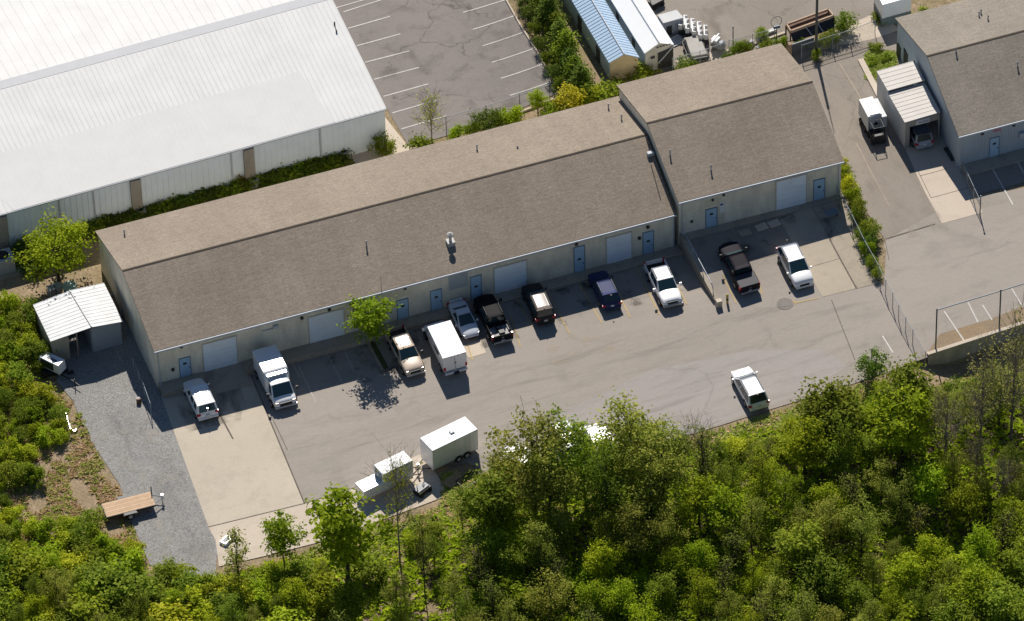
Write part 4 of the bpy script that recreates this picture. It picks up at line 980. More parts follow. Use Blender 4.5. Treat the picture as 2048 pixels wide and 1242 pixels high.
def s_boxtruck(root, W, wb, m):
    fo = .95; xf = wb/2+fo; xr = -(wb/2+1.1); xc1 = wb/2-.0; xc0 = xc1-1.6; w2 = W*.93
    prof = [(xc0-.3, 1.2), (xc0, 1.2), (xc1-.3, 1.2), (xc1+.05, 1.16), (xf-.35, 1.02), (xf-.08, .85), (xf, .55)]
    lower_body(xc0-.6, xf, w2, .38, prof, nose=.85).build('body', m, root, smooth=True, subsurf=1)
    cabin(root, m, 1.12, 1.95, xc0, xc0+.1, xc1-.55, xc1+.12, w2*.92, w2*.8, w2, ((.42, .88),), rear_glass=False, crown=.06)
    z1 = 2.45; xb = xc0+.55; hw = W/2
    b = MB(); b.box(xr, -hw, .72, xb, hw, z1); b.build('cargo_box', m, root, bevel=.03)
    b = MB(); b.box(xr-.01, -hw+.02, z1-.0, xb+.01, hw-.02, z1+.03); b.build('box_roof', mat('box_roof_white', (.84, .84, .84), .5, var=.02), root)
    for k in (-.9, -.3, .3, .9): box_part('marker_light', red_l, root, xr-.03, k-.05, z1-.1, xr, k+.05, z1-.04)
    box_part('rear_trim', rim_m, root, xr-.02, -hw, .72, xr, hw, .8)
    for y in (-.015,): box_part('door_gap', blk_trim, root, xr-.012, y, .85, xr+.01, y+.03, z1-.12)
    b = MB(); b.box(xr-.03, -.12, 1.55, xr, .1, 1.62); b.build('door_latch', blk_trim, root)
    for s in (-1, 1):
        b = MB(); yy = s*(hw+.012); y0, y1 = sorted((yy, yy-s*.03))
        b.box(xr+1.3, y0, 1.55, xr+2.5, y1, 2.0); b.build('side_window', glass, root)
        b = MB(); b.box(xr+.25, y0, 1.3, xr+.45, y1, 1.5); b.build('side_marker', rim_m, root)
    wheels(root, W, wb, .38, .3, arch=True); mirrors(root, xc1-.15, w2, 1.3, m, True)
    lights(root, xf-.12, xr+.0, W, .8, .98, tall=True); grille_plate(root, xf-.02, xr, .55, .85, 1.0, .6)
    box_part('rear_bumper', m, root, xr-.22, -hw*.95, .5, xr+.02, hw*.95, .62, bevel=.02); box_part('rear_step', blk_trim, root, xr-.3, -.25, .42, xr-.1, .25, .62)
white_p = paint('white', (.80, .80, .80)); black_p = paint('black', (.012, .012, .014)); tan_p = paint('tan', (.50, .40, .31)); silver_p = paint('silver', (.58, .62, .68))
dkgray_p = paint('dark_bronze', (.035, .03, .03)); blue_p = paint('navy', (.025, .035, .11)); tan_dk = paint('tan_dark', (.20, .16, .13))
vehicle('parked_wagon', 'white rounded retro wagon parked nose first at the left end of the long building', 'car', (394, 838), (370, 786), 2.0, 3.2, True, s_wagon, white_p)
vehicle('parked_work_van', 'white work van with tall rounded cargo body backed up to the building', 'van', (547, 817), (514, 752), 2.25, 4.0, False, s_van, white_p)
vehicle('parked_pickup', 'tan pickup truck backed in beside the small leafy tree', 'pickup', (805, 744), (783, 702), 1.95, 3.45, False, lambda r, W, wb, m: s_pickup(r, W, wb, m, L_=5.7, tonneau=None, bedfloor=mat('bed_brown', (.06, .05, .045), .8), glassm=glass_teal), tan_p)
vehicle('parked_box_truck', 'white box truck parked nose in with its tall square cargo box toward the lot', 'box truck', (884, 741), (853, 677), 2.2, 4.3, True, s_boxtruck, white_p)
vehicle('parked_sedan', 'silver sedan with rear spoiler in the shade right of the white box truck', 'car', (922, 672), (903, 634), 1.75, 2.7, False, s_sedan, silver_p)
vehicle('parked_pickup', 'black pickup truck with open bed parked nose in beside the silver sedan', 'pickup', (980, 680), (952, 622), 2.0, 3.75, True, lambda r, W, wb, m: s_pickup(r, W, wb, m, L_=5.9, H=1.92, bedfloor=mat('bed_gray', (.33, .32, .31), .6, var=.2, vscale=3), load=True, railm=1), black_p)
vehicle('parked_suv', 'dark boxy SUV with sun glinting on its flat roof', 'car', (1067, 641), (1048, 598), 1.9, 2.9, True, lambda r, W, wb, m: s_suv(r, W, wb, m, L_=4.9, H=1.82, belt=1.15, hood=1.1, back=.02, roofcol=paint('glint_roof', (.13, .11, .10), .3), railm=1), dkgray_p)  # roof is the body bronze painted lighter to carry the sun glint
vehicle('parked_crossover', 'dark blue crossover with silver roof rails parked nose in', 'car', (1202, 615), (1180, 569), 1.85, 2.75, True, lambda r, W, wb, m: s_suv(r, W, wb, m, L_=4.75, H=1.62, belt=1.0, back=.4, railm=2), blue_p)
vehicle('parked_pickup', 'white crew cab pickup truck backed in left of the retaining wall', 'pickup', (1321, 610), (1298, 562), 2.0, 3.6, False, lambda r, W, wb, m: s_pickup(r, W, wb, m, L_=5.8, H=1.92, bedfloor=blk_trim, railm=1, two_tone=white_p), white_p)
vehicle('parked_pickup', 'black pickup truck with gray bed cover parked nose in on the upper pad', 'pickup', (1470, 573), (1444, 521), 1.98, 3.55, True, lambda r, W, wb, m: s_pickup(r, W, wb, m, L_=5.7, H=1.9, tonneau=mat('tonneau_gray', (.05, .048, .055), .6, var=.1)), paint('black2', (.02, .017, .024)))
vehicle('parked_suv', 'white large SUV parked facing the lot beside the black truck with bed cover', 'car', (1585, 572), (1561, 524), 1.98, 3.0, False, lambda r, W, wb, m: s_suv(r, W, wb, m, L_=5.0, H=1.86, belt=1.15, hood=1.12, back=.5, railm=2), white_p)
vehicle('moving_suv', 'white crossover driving alone across the lower right of the lot', 'car', (1493, 814), (1467, 766), 2.0, 3.0, True, lambda r, W, wb, m: s_suv(r, W, wb, m, L_=5.0, H=1.7, belt=1.02, hood=.95, back=.3, railm=1), white_p, group=None)
v = vehicle('parked_van', 'pale passenger van parked inside the covered bay', 'van', (1825, 289), (1807, 255), 1.8, 2.9, True, lambda r, W, wb, m: s_suv(r, W, wb, m, L_=4.7, H=1.75, back=.1, railm=0, roofcol=paint('gray_roof', (.12, .13, .15))), paint('van_gray', (.30, .33, .38)), group=None)
v = vehicle('parked_car', 'white car mostly hidden under trees at the bottom edge of the lot', 'car', (1124, 912), (1107, 875), 1.8, 2.7, True, lambda r, W, wb, m: s_suv(r, W, wb, m, L_=4.6, H=1.65, railm=0), white_p, group='white vehicles half hidden under the trees')
v = vehicle('parked_car', 'white car under the trees just right of the double axle trailer', 'car', (1034, 962), (1010, 920), 1.8, 2.7, True, lambda r, W, wb, m: s_suv(r, W, wb, m, L_=4.6, H=1.6, railm=0), white_p, group='white vehicles half hidden under the trees')
v = vehicle('parked_box_trailer', 'white van nose showing at the lot edge behind a tall leafy tree', 'van', (1186, 925), (1168, 890), 2.0, 3.4, True, s_van, white_p, group='white vehicles half hidden under the trees'); v.name = 'parked_van'

# ---- trailers
def frame_from(pA, pB, pC):
    """pA near-left corner, pB near-right, pC far-right of the top; returns origin, ex, ey, size"""
    ex = (pB-pA); lx = ex.length; ex.normalize(); ey = (pC-pB); ly = ey.length; ey.normalize()
    return ex, ey, lx, ly
def enclosed_trailer(label, pa, pb, pc, zt, zb, name='enclosed_trailer', axles=(0,), wr=.34, tongue=True, vent_at=None, axle_x=.58, rounded=True):
    A, B, C = P(*pa, zt), P(*pb, zt), P(*pc, zt)
    ex, ey, lx, ly = frame_from(A, B, C); c = (A+C)/2
    r = thing(name, label, 'trailer', (c.x, c.y, h(c.x, c.y)), math.atan2(ex.y, ex.x), 'white box trailers on the lot')
    z0 = h(c.x, c.y); HT = zt-z0; hb = zb
    b = MB(); b.box(-lx/2, -ly/2, hb, lx/2, ly/2, HT); b.build('trailer_box', white_p if 'white' in label else silver_p, r, bevel=.05)
    b = MB(); b.box(-lx/2+.03, -ly/2+.03, HT-.01, lx/2-.03, ly/2-.03, HT+.02); b.build('roof', mat('trailer_roof', (.84, .84, .84), .5, var=.02), r)
    for k in axles:
        x = -lx/2+lx*axle_x+k*.85
        for s in (-1, 1):
            y = s*(ly/2-.05)
            b = MB(); b.tube((x, y-.1, wr), (x, y+.12*s+.0, wr), wr, wr, 16); w_ = b.build('wheel', tyre_m, r)
            b = MB(); yy = y+s*.125; b.tube((x, yy-.01, wr), (x, yy+.01, wr), wr*.55, wr*.55, 12); b.build('rim', plate_m, w_)
            b = MB(); n = 8
            for i in range(n):
                a0, a1 = math.pi*i/n, math.pi*(i+1)/n; q = wr*1.25
                p = [(x+math.cos(a0)*q, wr+math.sin(a0)*q), (x+math.cos(a1)*q, wr+math.sin(a1)*q)]
                b.add([(p[0][0], y, p[0][1]), (p[1][0], y, p[1][1]), (p[1][0], y+s*.2, p[1][1]), (p[0][0], y+s*.2, p[0][1])], [(0, 1, 2, 3)])
            b.build('fender', blk_trim, r)
    if tongue:
        s = tongue; x0 = s*lx/2; b = MB()
        b.tube((x0, -ly/3, .45), (x0+s*1.2, 0, .45), .045); b.tube((x0, ly/3, .45), (x0+s*1.2, 0, .45), .045); b.build('tongue', blk_trim, r)
        b = MB(); b.tube((x0+s*.9, 0, 0), (x0+s*.9, 0, .9), .04); b.tube((x0+s*.9, 0, .88), (x0+s*.9, 0, .95), .1, .1); b.build('jack', rim_m, r)
    if vent_at: b = MB(); b.box(vent_at-.2, -.2, HT, vent_at+.2, .2, HT+.16); b.build('roof_vent', plate_m, r, bevel=.03)
    b = MB()
    for i in range(int(lx/.5)): b.box(-lx/2+.25+i*.5, -ly/2-.006, hb+.05, -lx/2+.26+i*.5, -ly/2, HT-.06)
    b.build('side_seams', plate_m, r)
    b = MB(); b.box(lx*.18, -ly/2-.012, hb+.12, lx*.18+.75, -ly/2-.004, HT-.22); b.build('side_door', mat('door_offwhite', (.70, .70, .69), .4, var=.05), r)
    for k in (-.48, 0, .48):
        b = MB(); b.box(lx*k-.05, -ly/2-.03, HT-.14, lx*k+.05, -ly/2, HT-.08); b.build('marker_light', amber_l, r)
    b = MB(); b.box(-lx/2, -ly/2-.015, hb, lx/2, -ly/2-.002, hb+.09); b.build('lower_trim', rim_m, r)
    global ht_
    ht_ = HT
    return r, lx, ly
enclosed_trailer('large white enclosed trailer with double axle and roof vent at the bottom of the lot', (864, 903), (955, 859), (931, 832), 2.4, .42, axles=(0, 1), axle_x=.56, tongue=-1, vent_at=.3)
r, lx, ly = enclosed_trailer('smaller white enclosed trailer with a low front box beside the leaning bare tree', (766, 950), (826, 921), (807, 901), 2.0, .42, axles=(0,), axle_x=.52, tongue=1)
b = MB(); b.box(-lx/2-2.0, -ly/2+.05, .42, -lx/2, ly/2-.05, 1.5); b.build('front_box', white_p, r, bevel=.05)
b = MB(); b.box(-lx/2-.04, -ly/2+.25, 1.58, -lx/2, ly/2-.25, ht_-.2); b.build('front_window', mat('tint_blue', (.2, .26, .36), .2), r)
# flatbed
A, B, C, D = P(214, 1034, .28), P(311, 1009, .28), P(300, 983, .28), P(203, 1007, .28)
ex = (B-A).normalized(); lx = (B-A).length; ly = (C-B).length; c = (A+C)/2
r = thing('flatbed_trailer', 'small flatbed trailer with pale wooden plank deck on the gravel', 'trailer', (c.x, c.y, h(c.x, c.y)), math.atan2(ex.y, ex.x))
wood = mat('deck_wood', (.56, .39, .25), .8, var=.12, vscale=1.5); wood2 = mat('deck_wood2', (.50, .345, .22), .8, var=.12, vscale=1.5)
b = MB(); n = 7
for i in range(n): b.mi = i % 2; y0 = -ly/2+i*ly/n; b.box(-lx/2, y0+.008, .72, lx/2, y0+ly/n-.008, .78)
b.build('plank_deck', [wood, wood2], r)
b = MB(); b.box(-lx/2, -ly/2-.04, .58, lx/2, -ly/2, .76); b.box(-lx/2, ly/2, .58, lx/2, ly/2+.04, .76); b.box(-lx/2-.05, -ly/2, .58, -lx/2, ly/2, .75); b.box(lx/2, -ly/2, .58, lx/2+.05, ly/2, .75); b.build('frame', blk_trim, r)
for s in (-1, 1):
    b = MB(); x = -.15; y = s*(ly/2+.18); b.tube((x, y-.1, .33), (x, y+.1, .33), .33, .33, 16); w_ = b.build('wheel', tyre_m, r)
    b = MB(); b.tube((x, y+s*.1-.01, .33), (x, y+s*.1+.012, .33), .2, .2, 12); b.build('rim', plate_m, w_)
    b = MB(); y0, y1 = sorted((s*(ly/2+.03), s*(ly/2+.36))); b.box(x-.55, y0, .68, x+.55, y1, .76); b.box(x-.6, y0, .5, x-.55, y1, .7); b.box(x+.55, y0, .5, x+.6, y1, .7); b.build('fender', blk_trim, r)
b = MB(); x0 = lx/2; b.tube((x0, -ly/3, .6), (x0+1.0, 0, .55), .05); b.tube((x0, ly/3, .6), (x0+1.0, 0, .55), .05); b.build('tongue', rim_m, r)
b = MB(); b.tube((x0+.85, 0, .0), (x0+.85, 0, .85), .05); b.tube((x0+.85, 0, .8), (x0+.85, 0, .92), .12); b.build('jack', white_p, r)
b = MB(); b.tube((x0+.1, ly/2-.1, .4), (x0+.1, ly/2-.1, 1.5), .05); b.build('stake', blk_trim, r)
b = MB(); b.tube((-lx/2-.1, -ly/2+.2, .5), (-lx/2-.9, -ly/2+.1, .35), .035); b.build('ramp_bar', blk_trim, r)
# white topper on a small trailer at the left
A, B, C = P(116.5, 732, 1.25), P(129, 719, 1.25), P(91, 702, 1.25)
p0 = P(78, 713, 1.25)
r = thing('truck_topper', 'white camper shell with gray roof panel and screened side by the left bushes', 'camper shell', (P(105, 735, .8).x, P(105, 735, .8).y, 0))
t = [p0, A, B, C]; c = sum(t, Vector())/4
lo = [vert(c+(p-c)*1.1, .25) for p in t]
b = MB(); b.hexa(lo, t); b.build('shell', mat('shell_white', (.72, .72, .70), .4, var=.04), r, world=True)
b = MB(); nrm = Vector((0, 0, .02)); q0 = p0.lerp(A, .3).lerp(C.lerp(B, .3), .25); q1 = p0.lerp(A, .78).lerp(C.lerp(B, .78), .25); q2 = p0.lerp(A, .78).lerp(C.lerp(B, .78), .55); q3 = p0.lerp(A, .3).lerp(C.lerp(B, .3), .55)
b.hexa([q0, q1, q2, q3], [x+nrm for x in (q0, q1, q2, q3)]); b.build('roof_panel', mat('panel_purple', (.14, .13, .15), .6), r, world=True)
def facepanel(b, a, c, c2, a2, u0, u1, v0, v1, off):
    f = lambda u, v: a.lerp(c, u).lerp(a2.lerp(c2, u), v)
    q = [f(u0, v0), f(u1, v0), f(u1, v1), f(u0, v1)]; n = (c-a).cross(a2-a).normalized()
    if n.y > 0: n = -n
    b.hexa(q, [x+n*off for x in q])
b = MB(); facepanel(b, lo[0], lo[1], A, p0, .08, .72, .12, .88, .02); b.build('screen_side', mat('screen_green', (.03, .05, .03), .4), r, world=True)
b = MB(); b.box(c.x-1.1, c.y-.6, -.5, c.x+1.2, c.y+.5, .25); b.build('base', blk_trim, r, world=True)
q = G(150, 745); q2 = G(160, 778); b = MB(); b.path([Vector((q.x-1.6, q.y+.2, .0)), Vector((q2.x-.4, q2.y+.8, .0)), Vector((q2.x, q2.y, -.05))], .05); b.tube((q2.x-.3, q2.y+.5, -.5), (q2.x-.3, q2.y+.5, .4), .05); b.box(q.x-.8, q.y-.5, 0, q.x-.2, q.y-.2, .2)
b.build('hitch_frame', MATS['machine_gray'] if 'machine_gray' in MATS else blk_trim, r, world=True)
# gray box on trailer frame with yellow mast (right alley)
zA = DZ+2.3
A, B, C = P(1736, 235, zA), P(1764, 228, zA), P(1745, 192, zA); D = A+(C-B)
r = thing('reefer_trailer', 'pale gray insulated box trailer parked along the covered bay', 'trailer', (((A+C)/2).x, ((A+C)/2).y, DZ))
ins = mat('insulated_box', (.50, .52, .54), .5, var=.05)
b = MB(); b.hexa([vert(p, DZ+.55) for p in (A, B, C, D)], [A, B, C, D]); b.build('trailer_box', ins, r, world=True, bevel=.05)
b = MB(); cc = (A+C)/2; t2 = [cc+(p-cc)*.97+Vector((0, 0, .02)) for p in (A, B, C, D)]; b.hexa([p-Vector((0, 0, .05)) for p in t2], t2); b.build('roof', mat('trailer_roof_cream', (.74, .72, .68), .6, var=.06), r, world=True)
d_ = (A-D).normalized(); e_ = (B-A).normalized()
sidep = B+e_*.02; b = MB(); b.hexa([vert(B+e_*.02, DZ+.6), vert(C+e_*.02, DZ+.6), vert(C+e_*.5, DZ+.6), vert(B+e_*.5, DZ+.6)], [vert(B+e_*.02, DZ+1.9), vert(C+e_*.02, DZ+1.9), vert(C+e_*.5, DZ+1.9), vert(B+e_*.5, DZ+1.9)]); b.build('side_cabinet', ins, r, world=True)
for i, tt in enumerate((.3, .75)):
    for s_, pt in ((-1, D), (1, C)):
        w0 = pt+(-(pt-(A if s_ < 0 else B)))*tt; w0 = vert(w0, DZ+.33); b = MB(); b.tube(w0-e_*.1, w0+e_*.1, .33, .33, 14); b.build('wheel', tyre_m, r, world=True)
p = (A+B)/2; b = MB(); b.tube(vert(p, DZ+1.9), vert(p, DZ+1.9)+d_*.2, .12, .08, 8); b.build('lamp', gutter_m, r, world=True)
b = MB(); b.tube(vert(p, DZ+1.35)+e_*.1-Vector((0, 0, 0)), vert(p, DZ+1.35)+e_*.1+d_*.08, .2, .2, 12); b.build('fan', blk_trim, r, world=True)
fk = thing('forklift', 'small yellow and black forklift with raised mast behind the gray box trailer', 'forklift', G(1752, 278), math.atan2(d_.y, d_.x), normal=Vector((0, 0, 1)))
yel = mat('forklift_yellow', (.55, .42, .05), .5, var=.15)
b = MB(); b.box(-.7, -.55, .25, .9, .55, .75); b.build('chassis', blk_trim, fk, bevel=.05)
b = MB(); b.box(.3, -.5, .75, .95, .5, 1.15); b.build('counterweight', blk_trim, fk, bevel=.08)
b = MB(); b.box(-.15, -.25, .75, .3, .25, .9); b.box(.2, -.25, .9, .3, .25, 1.35); b.build('seat', blk_trim, fk, bevel=.04)
b = MB()
for s in (-1, 1):
    b.path([(-.5, s*.5, .75), (-.35, s*.5, 2.0), (.75, s*.5, 2.0), (.85, s*.5, 1.1)], .035)
b.path([(-.35, -.5, 2), (-.35, .5, 2)], .035); b.path([(.75, -.5, 2), (.75, .5, 2)], .035); b.build('overhead_guard', blk_trim, fk)
b = MB(); b.box(-.92, .22, .1, -.78, .34, 2.3); b.box(-.92, .5, .1, -.78, .62, 2.3); b.box(-.9, .22, 2.1, -.8, .62, 2.2); b.build('mast', yel, fk)
b = MB(); b.box(-1.0, -.35, 2.25, -.75, .62, 2.4); b.build('crosshead', white_p, fk)
for s in (-1, 1):
    b = MB(); b.box(-1.9, s*.3-.06, .12, -.85, s*.3+.06, .18); b.build('fork', rim_m, fk)
    for x in (-.5, .6):
        b = MB(); b.tube((x, s*.56-.1, .26), (x, s*.56+.1, .26), .26, .26, 14); b.build('wheel', tyre_m, fk)
# white box truck / container at the top right
zt_ = DZ+2.7
A, B, C = P(1765, 10, zt_), P(1823, -6, zt_), P(1806, -40, zt_); D = A+(C-B)
r = thing('cargo_container', 'white cargo box with dark lower half beside the top corner of the gray building', 'container', (((A+C)/2).x, ((A+C)/2).y, DZ))
b = MB(); b.hexa([vert(p, DZ+1.0) for p in (A, B, C, D)], [A, B, C, D]); b.build('upper_box', white_p, r, world=True, bevel=.04)
b = MB(); b.hexa([vert(p, .9) for p in (A, B, C, D)], [vert(p, DZ+.98) for p in (A, B, C, D)]); b.build('lower_box', mat('box_green_gray', (.16, .2, .2), .6), r, world=True)
# small machine by the trailers, gray equipment in the top yard
p = G(846, 985); r = thing('welding_machine', 'small gray engine machine on the concrete between the trailers and trees', 'machine', p, .45)
b = MB(); b.box(-.75, -.35, .12, .75, .5, .5); b.build('housing', blk_trim, r, bevel=.05)
b = MB(); b.box(-.7, -.2, .5, .6, .48, .62); b.build('top_cover', mat('machine_gray', (.35, .35, .36), .6, var=.15), r, bevel=.03)
b = MB(); b.path([(-.6, 0, .6), (-.6, .1, .95), (-.3, .4, .95), (-.3, .4, .6)], .035); b.path([(.1, .1, .6), (.2, .15, .85), (.5, .3, .8)], .04); b.build('hoses', blk_trim, r)
for x in (-.5, .5): b = MB(); b.tube((x, -.45, .18), (x, -.35, .18), .18, .18, 12); b.build('wheel', tyre_m, r)
for i, (u, v, lb) in enumerate([(1362, 48, 'white molded plastic frames stacked in a row, nearest the gray box shed'), (1376, 55, 'white molded plastic frames stacked in a row, second group from the shed'), (1389, 61, 'white molded plastic frames stacked in a row, third group from the shed'), (1402, 68, 'white molded plastic frames stacked in a row, last group by the tank')]):
    p = G(u+4, v+14); r = thing('plastic_frame_stack', lb, 'frames', p, -.35, 'white plastic frames in the yard')
    b = MB(); b.box(-.45, -.55, 0, .5, .55, .75); b.build('cart', mat('cart_dark', (.06, .06, .06), .7), r)
    for k_ in range(2):
        b = MB(); x0 = -.45+k_*.5
        for (ya, yb_) in ((-.75, -.62), (-.07, .07), (.62, .75)): b.box(x0, ya, .75, x0+.38, yb_, 1.35)
        b.box(x0, -.75, 1.25, x0+.14, .75, 1.38); b.box(x0, -.75, .75, x0+.38, .75, .85); b.build('frame', mat('plastic_white', (.68, .67, .66), .5, var=.05), r, bevel=.03)
p = G(1434, 96); r = thing('outboard_tank', 'white and gray rounded tank at the end of the row of frames', 'tank', p, -.9)
b = MB(); b.tube((-.5, 0, .55), (.6, 0, .5), .42, .5, 16); b.tube((.6, 0, .5), (.85, 0, .5), .5, .2, 16); b.build('tank_body', mat('tank_gray', (.30, .31, .33), .4, var=.1), r, smooth=False)
b = MB(); b.box(-.5, -.4, .85, .2, .4, 1.15); b.box(-.3, -.75, 1.0, -.1, .75, 1.2); b.build('cover', MATS['plastic_white'], r, bevel=.06)
p = G(1392, 108); r = thing('yard_machine', 'gray flat topped machine with dark frame in the yard behind the end building', 'machine', p, math.pi/2-.1)
b = MB(); b.box(-1.3, -.75, .35, 1.5, .75, .95); b.build('housing', mat('machine_beige', (.36, .34, .31), .7, var=.15), r, bevel=.06)
b = MB(); b.box(-1.55, -.7, .45, -1.3, .7, .8); b.build('grille', blk_trim, r)
b = MB(); b.path([(-1.7, -.95, .4), (1.4, -.95, .5), (1.8, -.4, .6), (1.8, .6, .6), (1.3, .95, .5), (-1.7, .95, .4), (-1.7, -.95, .4)], .06); b.path([(-.3, .8, .9), (.6, .85, 1.5)], .05); b.build('frame', mat('frame_dark', (.10, .09, .085), .6), r)
for x in (-1, 1):
    for s in (-1, 1): b = MB(); b.tube((x, s*.8-.1, .3), (x, s*.8+.1, .3), .3, .3, 12); b.build('wheel', tyre_m, r)
p = G(1386, 84); r = thing('pallet_pile', 'small pile of gray boards near the gray box shed', 'boards', G(1352, 84), .3)
for k_ in range(4): b = MB(); b.box(-.6, -.5+.27*k_, .02*k_, .7, -.3+.27*k_, .12+.05*k_); b.build('board', MATS['gray_roof'], r)
r = thing('parked_cart', 'dark small machine standing at the top edge of the yard', 'machine', G(1312, 12), .3)
b = MB(); b.box(-.7, -.4, .3, .7, .4, .7); b.build('body', blk_trim, r, bevel=.05); b = MB(); b.path([(-.6, 0, .7), (-.8, 0, 1.3), (-.5, .3, 1.3)], .04); b.build('handle', blk_trim, r)
for x in (-.5, .5): b = MB(); b.tube((x, -.45, .22), (x, .45, .22), .22, .22, 12); b.build('wheel', tyre_m, r)
# ================================================================ fences, poles, yard things
galv = mat('galvanized', (.27, .31, .34), .6, .0, var=.1)
galv_d = mat('galvanized_dark', (.10, .12, .15), .5, .3, var=.1)
link = m_mesh('chain_link', (.20, .24, .27), .12, .08)
net = m_mesh('black_netting', (.03, .03, .035), .06, .42)
def fence(name, label, pts, H, m=link, pm=galv, rail=True, pr=.035, group=None, f=h, every=True):
    """pts: ground pixels of the posts; thing > post (each), top_rail, mesh"""
    g = [p if isinstance(p, Vector) else G(*p, f) for p in pts]
    r = thing(name, label, 'fence', g[0], group=group)
    for p in g:
        b = MB(); b.tube(p-Vector((0, 0, .2)), p+Vector((0, 0, H+.04)), pr, pr, 8); b.tube(p+Vector((0, 0, H+.04)), p+Vector((0, 0, H+.1)), pr*1.4, pr*.4, 8); b.build('post', pm, r, world=True)
    if rail:
        b = MB(); b.path([p+Vector((0, 0, H-.02)) for p in g], pr*.75, 6); b.build('top_rail', pm, r, world=True)
    b = MB(); uvs = []; s = 0
    for a, c in zip(g, g[1:]):
        l = (c-a).length; b.quad(a, c, c+Vector((0, 0, H-.03)), a+Vector((0, 0, H-.03))); uvs += [(s, 0), (s+l, 0), (s+l, H), (s, H)]; s += l
    o = b.build('wire_mesh', m, r, world=True, fix=False)
    uv = o.data.uv_layers.new(name='uv')
    for i, l in enumerate(uvs): uv.data[i].uv = l
    return r
fence('chain_link_fence', 'long chain link fence running down the right side of the lot beside the hedge bed', [(1674, 402), (1702, 455), (1728, 508), (1757, 560), (1771, 590), (1785, 616), (1797, 640), (1811, 665), (1825, 689), (1850, 733)], 1.75)
wl_ = [P(1871, 703, 1.0), P(1935, 683, 1.05), P(1998, 664, 1.1), P(2062, 643, 1.15), P(2130, 622, 1.2)]
for p in wl_: p.z = h(p.x, p.y)
fence('tall_fence', 'tall open pipe frame fence standing on the lot edge above the far right retaining wall', [wl_[0], wl_[2], wl_[3], wl_[4]], 4.75, m_mesh('thin_wire', (.3, .34, .37), .3, .02), galv_d, pr=.07)
fence('chain_link_fence', 'short dark chain link fence along the ramp by the gray metal building', [(1921, 345), (1934, 374), (1947, 402), (1960, 430)], 1.7, m_mesh('dark_link', (.12, .13, .13), .09, .22))
fence('chain_link_fence', 'low galvanized gate fence against the left end wall of the long building', [(268, 742), (279, 768), (290, 795), (303, 832)], 1.5, link)
fence('chain_link_fence', 'back chain link fence at the near edge of the storage yard behind the end building', [(1345, 148), (1400, 134), (1458, 112), (1505, 100), (1549, 88)], 1.9)
fence('chain_link_fence', 'chain link fence across the top of the alley by the cargo container', [(1603, 118), (1665, 98), (1700, 88), (1750, 68)], 1.7)
fence('chain_link_fence', 'thin chain link fence at the near end of the back parking lot', [(893, 268), (973, 246), (1040, 224), (1100, 203)], 2.1, m_mesh('thin_wire2', (.12, .12, .12), .3, .03), galv_d)
# curb island with the small tree
isl = thing('curb_island', 'narrow concrete curb island with a small leafy tree growing at its edge', 'curb', G(745, 700))
a = G(724, 664); c = G(765, 741); d = (c-a).normalized(); n = Vector((d.y, -d.x, 0))
b = MB(); b.hexa([a-n*.1, c-n*.1, c+n*.12, a+n*.12], [p+Vector((0, 0, .16)) for p in (a-n*.1, c-n*.1, c+n*.12, a+n*.12)]); b.build('curb_edge', conco, isl, world=True)
struct(strips('curb_planting', [((732, 664), (772, 738), .55)], .5, .03, grass))
# kerb strips
def kerb(name, pts, w, hh, m, label=None):
    b = MB(); g = [G(*p) for p in pts]
    for a, c in zip(g, g[1:]):
        d = (c-a); d.z = 0; d.normalize(); n = Vector((-d.y, d.x, 0))*w/2; u = Vector((0, 0, hh))
        b.hexa([a-n-u, c-n-u, c+n-u, a+n-u], [a-n+u, c-n+u, c+n+u, a+n+u])
    return struct(b.build(name, m))
kerb('kerb', [(1721, 120), (1757, 190), (1768, 212)], .55, .16, concw)
kerb('back_lot_kerb', [(1012, 0), (1040, 50), (1078, 110), (1118, 185)], .15, .14, concw)
kerb('far_kerb', [(935, 262), (1040, 225), (1118, 195)], .2, .12, concw)
kerb('yard_kerb', [(1445, 105), (1510, 88), (1570, 66)], .25, .14, concw)
# far right retaining wall
w = thing('retaining_wall', 'tall concrete retaining wall holding up the far right lot above the woods', 'wall', P(1855, 715, .9))
b = MB(); A = P(1853, 713, 1.0); A.z = h(A.x, A.y); B = P(2160, 610, 1.3); B.z = h(B.x, B.y); d = (B-A).normalized(); n = Vector((d.y, -d.x, 0))
b.hexa([vert(A, -3.2), vert(B, -3.2), vert(B, -3.2)+n*.3, vert(A, -3.2)+n*.3], [vert(A, A.z+.18), vert(B, B.z+.18), vert(B, B.z+.18)+n*.3, vert(A, A.z+.18)+n*.3])
b.build('wall_body', m_block('retain_block', (.50, .47, .42), .85, grime=.4), w, world=True)
b = MB(); b.hexa([vert(A, A.z+.18)-n*.03, vert(B, B.z+.18)-n*.03, vert(B, B.z+.18)+n*.33, vert(A, A.z+.18)+n*.33], [vert(A, A.z+.24)-n*.03, vert(B, B.z+.24)-n*.03, vert(B, B.z+.24)+n*.33, vert(A, A.z+.24)+n*.33]); b.build('wall_cap', concw, w, world=True)
